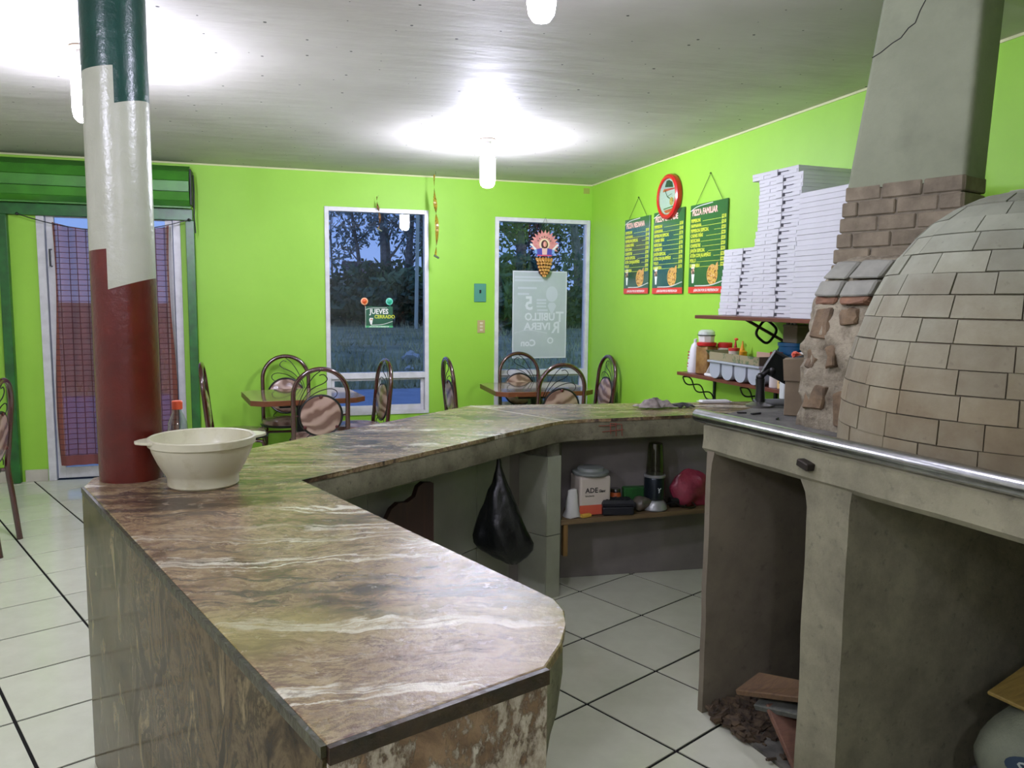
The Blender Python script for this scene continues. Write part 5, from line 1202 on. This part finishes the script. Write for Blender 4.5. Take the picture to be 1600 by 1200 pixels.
# ------------------------------------------------------------------ things on and by the windows
js = thing('closing_sign', 'small green sign reading JUEVES CERRADO stuck on the window', 'sign', (0.779, YB + 0.024, 1.218), RY)
part('board', box(B(), 0, 0.241, 0, 0.186, -0.0015, 0.0015), M('sign_green', (44, 96, 70), 0.3, var=0.2, vscale=9), js)
F = 0.0018
part('lettering', texts([('JUEVES', 0.040, 0.122, 0.060, 'LEFT', 0.0014, 0.90, 0.0)]), MWt, js, loc=(0, 0, F), label='white word JUEVES')
part('lettering', texts([('CERRADO', 0.080, 0.082, 0.042, 'LEFT', 0.0010, 0.92, 0.0)]), MY, js, loc=(0, 0, F), label='yellow word CERRADO')
part('footer', box(B(), 0.0, 0.241, 0.0, 0.018, F-0.0004, F), M('sign_light_green', (70, 160, 104), 0.4), js)
part('lettering', texts([('¡GRACIAS POR SU PREFERENCIA!', 0.12, 0.004, 0.014, 'CENTER', 0.0003, 0.85, 0.2)]), MWt, js, loc=(0, 0, F+0.0003))
b = B(); tube(b, spline([(0.004, 0.158, F), (0.06, 0.172, F), (0.19, 0.174, F)]), 0.002, 4); tube(b, spline([(0.05, 0.022, F), (0.15, 0.028, F), (0.24, 0.055, F)]), 0.0025, 4); tube(b, [(0.003, 0.0, F), (0.003, 0.186, F)], 0.0018, 4); part('swoosh', b, MWt, js)
b = B(); prism(b, [(0.045, 0.028), (0.058, 0.028), (0.064, 0.060), (0.070, 0.085), (0.040, 0.086), (0.034, 0.068)], F, F+0.0004); cfp = part('cook_picture', b, MWt, js); b = B(); prism(b, [(0.042, 0.066), (0.066, 0.066), (0.062, 0.078), (0.046, 0.078)], F+0.0004, F+0.0008); part('cook_face', b, M('print_skin', (206, 162, 130)), cfp)
for x, rgb, rgb2, nm in ((0.774, (226, 96, 40), (238, 178, 128), 'orange'), (0.992, (40, 170, 130), (110, 206, 180), 'turquoise')):
    s = thing('suction_hook', '%s suction hook on the window glass holding the closing sign' % nm, 'hook', (x, YB + 0.028, 1.448), RY)
    b = B(); lathe(b, [(0.032, 0.0), (0.031, 0.002), (0.022, 0.006)], 32); part('cup', b, M('cup_rim_' + nm, rgb2, 0.3), s, True)
    b = B(); lathe(b, [(0.022, 0.006), (0.018, 0.009), (0.006, 0.012), (0.006, 0.020)], 28); part('knob', b, M('cup_' + nm, rgb, 0.3), s, True)
    b = B(); tube(b, spline([(0, 0, 0.018), (0.002, -0.02, 0.02), (0.004, -0.045, 0.006), (0.008, -0.046, 0.0)]), 0.0022, 5); part('hook', b, M('cup_' + nm, rgb), s, True)

# translucent paper poster, read from its back
po = thing('paper_poster', 'white paper poster on the corner window, its lettering seen reversed', 'poster', (2.129, YB + 0.025, 0.93), RY)
PAPW = M('poster_paper', (176, 186, 188), 0.5, rgb2=(166, 178, 178), vscale=3.5); PAPL = M('poster_print', (204, 210, 214), 0.5); PAPG = M('poster_tint', (188, 196, 202), 0.5)
part('sheet', box(B(), 0, 0.534, 0, 0.812, -0.001, 0.001), PAPW, po)
b = B(); 
for q in ((0, 0.534, 0, 0.010), (0, 0.534, 0.802, 0.812), (0, 0.010, 0.01, 0.802), (0.524, 0.534, 0.01, 0.802)): box(b, q[0], q[1], q[2], q[3], 0.001, 0.0014)
part('border', b, PAPL, po)
def rev(s, xr, y, size, sx, bold=0.002):
    me = text_mesh(s, size, 0.0003, 'LEFT', bold, 0.0, sx, mirror=True); me.transform(Matrix.Translation((xr, y, 0))); b2 = B(); b2.from_mesh(me); bpy.data.meshes.remove(me); return b2
for s, xr, y, size, sx, bold in (('T', 0.505, 0.342, 0.135, 0.95, 0.003), ('UBILLO', 0.418, 0.355, 0.098, 0.92, 0.003), ('R', 0.470, 0.238, 0.150, 0.9, 0.003), ('IVERA', 0.375, 0.268, 0.092, 1.08, 0.003), ('5', 0.200, 0.455, 0.175, 0.95, 0.004), ('Con', 0.230, 0.115, 0.085, 1.0, 0.003)):
    part('lettering', rev(s, xr, y, size, sx, bold), PAPL, po, loc=(0, 0, 0.0013))
b = B()
for k, (x0, x1, y) in enumerate(((0.02, 0.29, 0.755), (0.02, 0.30, 0.725), (0.05, 0.235, 0.655), (0.05, 0.16, 0.60), (0.235, 0.33, 0.545), (0.235, 0.33, 0.515), (0.235, 0.33, 0.485), (0.24, 0.345, 0.45), (0.24, 0.345, 0.42))): box(b, x0, x1, y-0.010, y+0.008, 0.001, 0.0013)
part('print_line', b, PAPG, po)
b = B(); lathe(b, [(0.058, 0), (0.058, 0.0003)], 28, c=(0.385, 0.60, 0.001), sy=1.25); prism(b, [(0.36, 0.52), (0.41, 0.52), (0.43, 0.49), (0.385, 0.40), (0.345, 0.49)], 0.001, 0.0013); part('portrait_print', b, PAPG, po)
b = B(); tube(b, spline([(0.02, 0.235, 0.001), (0.15, 0.262, 0.001), (0.34, 0.235, 0.001)]), 0.003, 4); part('swoosh', b, PAPL, po)
b = B(); lathe(b, [(0.030, 0), (0.030, 0.0003), (0.018, 0.0003), (0.018, 0.0)], 24, c=(0.375, 0.165, 0.001), cap0=False, cap1=False); part('emblem', b, PAPL, po)

# hanging saint figure over golden petals
an = thing('saint_ornament', 'hanging paper saint with rayed halo and golden petals in the corner window', 'ornament', (2.414, YB - 0.030, 1.70), RY)
GOLD = M('gold_petal', (206, 158, 84), 0.35, rgb2=(176, 120, 52), vscale=14, coat=0.3); PINKM = M('halo_pink', (222, 158, 148), 0.6, rgb2=(200, 120, 120), vscale=20)
hl = []
for k in range(30):
    a = PI*(-0.12) + PI*1.24*k/29; r = 0.108 if k % 2 else 0.142; hl.append((r*math.cos(a), 0.275 + r*math.sin(a)))
b = B(); prism(b, hl, -0.004, 0.0); ha = part('halo', b, PINKM, an)
b = B(); lathe(b, [(0.050, 0.0), (0.050, 0.003)], 28, c=(0, 0.285, 0)); part('nimbus', b, M('nimbus_cream', (236, 220, 180), 0.6), ha)
b = B(); 
for k in range(7): a = PI*0.15 + PI*0.7*k/6; ball(b, (0.068*math.cos(a), 0.285 + 0.068*math.sin(a), 0.001), 0.006, 0.006, 0.003, 8, 6)
part('star', b, M('star_green', (60, 86, 60), 0.6), ha, True)
b = B(); ball(b, (0, 0.282, 0.006), 0.033, 0.042, 0.012, 16, 10); hr = part('hair', b, M('figure_hair', (66, 30, 26), 0.7), an, True)
b = B(); ball(b, (0.002, 0.285, 0.014), 0.019, 0.027, 0.010, 14, 10); part('face', b, M('figure_face', (222, 156, 140), 0.6), hr, True)
b = B(); prism(b, [(-0.075, 0.185), (0.075, 0.185), (0.090, 0.200), (0.070, 0.240), (0.02, 0.252), (-0.02, 0.252), (-0.070, 0.240), (-0.090, 0.200)], 0.0, 0.008); part('robe', b, M('robe_purple', (76, 70, 160), 0.6), an)
b = B(); prism(b, [(-0.022, 0.190), (0.022, 0.190), (0.026, 0.250), (-0.026, 0.250)], 0.008, 0.012); part('bodice', b, M('bodice_cream', (230, 190, 180), 0.6), an)
b = B(); box(b, -0.07, 0.07, 0.176, 0.188, 0.006, 0.014, 0.002); part('sash', b, M('sash_pink', (214, 90, 116), 0.5), an)
for s in (-1, 1): 
    b = B(); prism(b, [(s*0.085, 0.225), (s*0.098, 0.235), (s*0.118, 0.262), (s*0.140, 0.278), (s*0.136, 0.290), (s*0.118, 0.284), (s*0.100, 0.262), (s*0.078, 0.245)][::s], 0.0, 0.005); part('wing', b, M('wing_white', (226, 224, 222), 0.6), an)
    b = B(); prism(b, [(s*0.070, 0.195), (s*0.095, 0.200), (s*0.098, 0.232), (s*0.074, 0.238)][::s], 0.004, 0.009); part('sleeve', b, M('sleeve_blue', (120, 160, 214), 0.6), an)
b = B(); prism(b, [(-0.085, 0.165), (-0.05, 0.02), (-0.015, -0.01), (0.015, -0.01), (0.05, 0.02), (0.085, 0.165)], -0.004, 0.002); part('backing', b, M('backing_brown', (70, 44, 28), 0.8), an)
for r, (y, n_, hw) in enumerate(((0.146, 6, 0.088), (0.112, 5, 0.080), (0.081, 5, 0.069), (0.052, 4, 0.058), (0.024, 3, 0.042), (0.000, 2, 0.022))):
    for k in range(n_):
        u = (k + 0.5)/n_*2 - 1; b = B(); ball(b, (0, 0, 0), 0.80*hw/n_ + 0.003, 0.015 if r else 0.026, 0.009, 12, 8)
        b.transform(Matrix.Translation((u*hw*0.92, y - 0.006*abs(u), 0.010 + 0.008*(1-abs(u)))) @ Matrix.Rotation(-u*0.55, 4, 'Z') @ Matrix.Rotation(-0.5, 4, 'X')); part('petal', b, GOLD, an, True)
b = B(); tube(b, [(-0.075, 0.36, -0.002), (0.0, 0.525, 0.026)], 0.0015, 5); tube(b, [(0.0, 0.525, 0.026), (0.055, 0.37, -0.002)], 0.0015, 5); part('hanging_cord', b, M('cord_grey', (90, 96, 80), 0.8), an)

# sticky fly ribbons
def ribbon(label, x, y, ztop, zbot, w, rgb, cord):
    t = thing('fly_ribbon', label, 'ribbon', (x, y, zbot)); L_ = ztop - zbot; b = B(); rows = []
    for k in range(61):
        f = k/60; z = L_*f; a = f*9.0 + 0.4*math.sin(f*11); ox = 0.012*math.sin(f*5.2); ww = w*(0.55 + 0.45*math.sin(PI*f))
        rows.append([b.verts.new((ox + s*ww*math.cos(a), s*ww*math.sin(a), z)) for s in (-1, -0.33, 0.33, 1)])
    for p, q in zip(rows[:-1], rows[1:]):
        for k in range(3): b.faces.new((p[k], p[k+1], q[k+1], q[k]))
    bmesh.ops.solidify(b, geom=b.faces, thickness=0.0006); part('strip', b, M('ribbon_gold_%d' % rgb[0], rgb, 0.25, rgb2=tuple(int(v*0.45) for v in rgb), vscale=60, lo=0.38, hi=0.44), t, True)
    b = B(); obox(b, Matrix.Translation((0.008, 0, -0.012)) @ Matrix.Rotation(0.5, 4, 'Y'), 0.05, 0.016, 0.016, 0.003); part('canister', b, M('ribbon_tube', (60, 76, 40), 0.4), t)
    b = B(); tube(b, [(0, 0, L_), (0, 0, L_ + cord)], 0.0012, 5); part('thread', b, IRON, t)
ribbon('twisted golden fly ribbon hanging from the ceiling right of the window', 1.346, 6.72, 2.52, 1.845, 0.017, (196, 166, 60), HC - 2.52)
ribbon('short dark fly ribbon hanging in front of the closing-day window', 0.893, 6.955, 2.345, 2.075, 0.011, (150, 110, 62), 0.012)

# switch box and socket
sw = thing('switch_plate', 'teal blank plate with one dark switch between the windows', 'switch', (1.811, YB - 0.001, 1.534), RY)
part('plate', box(B(), -0.056, 0.056, -0.083, 0.083, 0, 0.010, 0.003), M('plate_teal', (72, 136, 116), 0.4), sw); part('rocker', box(B(), -0.008, 0.008, -0.004, 0.026, 0.010, 0.016, 0.001), BLACK, sw)
so = thing('wall_socket', 'small beige wall socket below the teal plate', 'socket', (1.823, YB - 0.001, 1.228), RY)
part('plate', box(B(), -0.036, 0.036, -0.058, 0.058, 0, 0.007, 0.002), M('socket_beige', (176, 160, 110), 0.4), so)
for y in (0.030, 0.0, -0.030): part('outlet', box(B(), -0.014, 0.014, y-0.009, y+0.009, 0.007, 0.010, 0.002), M('outlet_pale', (206, 196, 170), 0.4), so)
pt = part('wall_patch', box(B(), 2.805, 2.865, YB - 0.002, YB, 2.465, 2.515), M('patch_tan', (150, 160, 70), 0.7)); tag(pt, 'small tan patch on the wall in the ceiling corner', 'patch')

# ------------------------------------------------------------------ the lot outside
gd = B(); bmesh.ops.create_grid(gd, x_segments=70, y_segments=70, size=1.0)
for v in gd.verts:
    x, y = v.co.x*60 + 5, (v.co.y + 1)*45 + 7.2; z = -0.10
    if y > 13.2: z += 0.9*(1 - math.exp(-(y-13.2)/26)) + 0.16*mnoise.noise(Vector((x*0.35, y*0.35, 0))) * min(1, (y-13.2)/1.5)
    v.co = Vector((x, y, z))
go = part('ground', gd, M('lot_soil', (176, 174, 134), 0.95, rgb2=(118, 122, 96), vscale=0.8, bump=0.8, bscale=3, bdist=0.08), None, True); tag(go, 'weedy open ground across the road', 'ground', kind='structure')
rd_ = part('road', box(B(), -50, 60, 7.25, 13.5, -0.16, -0.06), M('road_asphalt', (150, 160, 180), 0.5, var=0.1, vscale=3)); tag(rd_, 'smooth grey-blue road just outside the windows', 'road', kind='structure')
def gz(x, y):
    z = -0.10
    if y > 13.2: z += 0.9*(1 - math.exp(-(y-13.2)/26)) + 0.16*mnoise.noise(Vector((x*0.35, y*0.35, 0))) * min(1, (y-13.2)/1.5)
    return z
rg2 = random.Random(9); gm = B()
for k in range(9000):
    y = 13.6 + (rg2.random()**1.5)*26; x = rg2.uniform(-0.12, 0.62)*y + rg2.uniform(-1.5, 1.5)
    h_ = rg2.uniform(0.10, 0.34)*(1 + 0.5*mnoise.noise(Vector((x*0.8, y*0.8, 5)))); w_ = rg2.uniform(0.012, 0.03); a = rg2.random()*PI; dx, dy = math.cos(a)*w_, math.sin(a)*w_; l = rg2.uniform(-.12, .12)
    z = gz(x, y) - 0.02; vs = [gm.verts.new(p) for p in ((x-dx, y-dy, z), (x+dx, y+dy, z), (x+l, y+rg2.uniform(-.08, .08), z+h_))]; gm.faces.new(vs)
tag(part('wild_grass', gm, M('wild_grass', (214, 204, 150), 0.9, rgb2=(132, 134, 100), vscale=0.7)), 'rough grass and weeds on the open ground', 'grass', kind='stuff')
LEAFS = [M('leaf_dark', (86, 112, 84), 0.8, rgb2=(54, 74, 60), vscale=1.2), M('leaf_mid', (116, 140, 98), 0.8, rgb2=(74, 96, 74), vscale=1.2), M('leaf_blue', (172, 184, 176), 0.8, rgb2=(118, 134, 130), vscale=1.2)]
BARK = M('bark', (150, 140, 132), 0.9, rgb2=(104, 96, 92), vscale=6)
def leaves(bm, c, rx, ry, rz, n, size, r_):
    for k in range(n):
        while True:
            p = Vector((r_.uniform(-1, 1), r_.uniform(-1, 1), r_.uniform(-1, 1)))
            if 0.15 < p.length < 1: break
        p = Vector((p.x*rx, p.y*ry, p.z*rz)) + Vector(c)
        u = Vector((r_.gauss(0, 1), r_.gauss(0, 1), r_.gauss(0, 1))).normalized(); v = u.orthogonal().normalized(); s = size*r_.uniform(0.6, 1.4)
        bm.faces.new([bm.verts.new(q) for q in (p - u*s, p + v*s*0.45, p + u*s, p - v*s*0.45)])
def bush(x, y, rx, h_, m, label, n=1500):
    r_ = random.Random(int(x*100 + y*7)); t = thing('bush', label, 'bush', (x, y, gz(x, y)), group='bushes along the far edge of the lot'); b = B()
    for k in range(6): leaves(b, (r_.uniform(-.6, .6)*rx, r_.uniform(-.4, .4)*rx*0.5, h_*r_.uniform(0.35, 0.62)), rx*0.55, rx*0.4, h_*0.38, n//6, 0.22, r_)
    part('foliage', b, LEAFS[m], t); b = B()
    for k in range(4): a = r_.random()*6; tube(b, [(0, 0, 0), (math.cos(a)*rx*0.25, math.sin(a)*rx*0.2, h_*0.6)], 0.05, 5, taper=[0.06, 0.03])
    part('stem', b, BARK, t)
def tree(x, y, h_, rt, m, label, crown, lean=0.0, bare=False, n=1800):
    r_ = random.Random(int(x*100 + y*13)); t = thing('tree', label, 'tree', (x, y, gz(x, y)), group='trees behind the lot'); b = B()
    tp = Vector((lean*h_, 0, h_)); pts = spline([(0, 0, -0.05), (lean*h_*0.3 + 0.08, 0, h_*0.35), (lean*h_*0.7 - 0.06, 0.05, h_*0.7), tuple(tp)], 4); tube(b, pts, rt, 8, taper=[rt*(1 - 0.75*k/(len(pts)-1)) for k in range(len(pts))]); part('trunk', b, BARK, t, True)
    br = []
    for k in range(9 if not bare else 12):
        f = r_.uniform(0.35, 0.95); a = r_.random()*2*PI; l = h_*r_.uniform(0.18, 0.34); s = Vector((lean*h_*f, 0, h_*f)); e_ = s + Vector((math.cos(a)*l*0.7, math.sin(a)*l*0.4, l*r_.uniform(0.35, 0.8)))
        b = B(); tube(b, spline([s, s.lerp(e_, 0.5) + Vector((0, 0, -l*0.06)), e_], 4), rt*0.2, 6, taper=None if False else [rt*0.30*(1-0.8*q/8) for q in range(9)]); part('branch', b, BARK, t, True); br.append(e_)
    if crown:
        b = B()
        for e_ in br: leaves(b, e_, crown*0.62, crown*0.5, crown*0.42, n//len(br), 0.14, r_)
        leaves(b, tp, crown*0.6, crown*0.5, crown*0.45, n//6, 0.14, r_); part('crown', b, LEAFS[m], t)
for a in ((4.9, 36, 3.0, 3.0, 0, 'broad dark bush at the near end of the lot hedge'), (6.2, 34, 2.2, 2.6, 1, 'rounded green bush below the leaning trunk'), (2.5, 38, 2.2, 2.0, 2, 'low bluish bush in the sky gap of the first window'), (7.4, 33, 2.0, 2.8, 0, 'dark bush at the wall edge of the first window'), (3.6, 33, 2.2, 1.6, 0, 'low dark bush behind the closing-day sign'), (8.4, 27, 1.8, 2.0, 1, 'leafy bush seen left of the paper poster'), (10.4, 30, 2.4, 3.2, 0, 'tall dark bush behind the saint ornament'), (12.3, 31, 2.2, 1.8, 1, 'low bush at the corner end of the second window'), (0.6, 36, 2.2, 2.6, 1, 'bush at the door end of the lot hedge')): bush(*a)
for a in ((5.0, 37, 7.6, 0.34, 2, 'thick straight tree in the middle of the first window', 2.6, 0.0), (5.6, 36.0, 7.0, 0.24, 2, 'leaning dark tree beside the thick straight one', 2.2, 0.12), (4.1, 38.5, 7.4, 0.13, 2, 'slim forked tree before the open sky', 1.9, -0.07), (6.9, 37.5, 7.4, 0.2, 2, 'tall pale-leaved tree at the edge of the first window', 2.8, 0.0), (2.7, 40, 6.0, 0.07, 2, 'thin tree with sparse leaves left in the first window', 1.4, 0.04), (10.3, 33, 7.6, 0.30, 0, 'dense dark tree filling the second window', 4.2, 0.0), (11.9, 34.5, 7.0, 0.22, 0, 'dark tree behind the saint ornament', 3.4, 0.0), (12.7, 32, 7.0, 0.30, 1, 'crooked thick tree against the pale sky of the second window', 1.8, -0.06)): tree(*a, n=3000 if a[4] == 0 else 900)
hs_ = thing('far_house', 'small pale house half hidden behind the bushes', 'house', (3.9, 39.5, gz(3.9, 39.5))); part('wall', box(B(), -0.5, 0.7, -0.8, 0.8, 0, 2.45), M('house_wall', (160, 158, 184), 0.8), hs_)
b = B(); loft(b, [[(-0.6, -0.9, 2.45), (0.8, -0.9, 2.45), (0.8, 0.9, 2.45), (-0.6, 0.9, 2.45)], [(-0.6, -0.05, 2.75), (0.8, -0.05, 2.75), (0.8, 0.05, 2.75), (-0.6, 0.05, 2.75)]]); part('roof', b, M('house_roof', (100, 90, 96), 0.8), hs_); part('door', box(B(), -0.3, 0.3, -0.84, -0.8, 0.0, 2.3), M('house_door', (150, 130, 160), 0.7), hs_)
po2 = B(); tube(po2, [(5.25, 30, gz(5.25, 30)), (5.38, 30, 7.5)], 0.11, 10, taper=[0.075, 0.065]); tag(part('utility_pole', po2, M('pole_pale', (222, 216, 190), 0.8), None, True), 'pale pole standing among the trees of the first window', 'pole')
LT = M('litter_white', (196, 194, 184), 0.5)
for x, y, s, lab in ((3.05, 18.2, 0.22, 'pale blue plastic bag lying in the grass below the closing sign level'), (2.55, 15.4, 0.10, 'scrap of white litter near the road edge'), (5.9, 17.5, 0.16, 'white litter in the grass seen beside the poster')):
    b = B(); ball(b, (0, 0, s*0.5), s, s*0.7, s*0.55, 14, 9); rough(b, s*0.45, 2.2/s); o = part('litter', b, LT, None, True); o.location = (x, y, gz(x, y) + 0.06); tag(o, lab, 'litter')

# charcoal on the hearth
for x, y, l, a, lab in ((1.70, 2.50, 0.05, 0.3, 'larger charcoal chip on the sooty hearth in front of the carton'), (1.66, 2.53, 0.035, -0.4, 'small charcoal chip lying beside the larger one on the hearth'), (1.70, 2.37, 0.03, 0.8, 'charcoal chip lying at the foot of the oven mouth arch')):
    b = B(); obox(b, Matrix.Translation((x, y, HB + 0.003)) @ Matrix.Rotation(a, 4, 'Z'), l, l*0.22, 0.005, 0.001); tag(part('charcoal_chip', b, M('charcoal', (18, 18, 18), 0.9)), lab, 'chip', 'charcoal chips on the hearth')
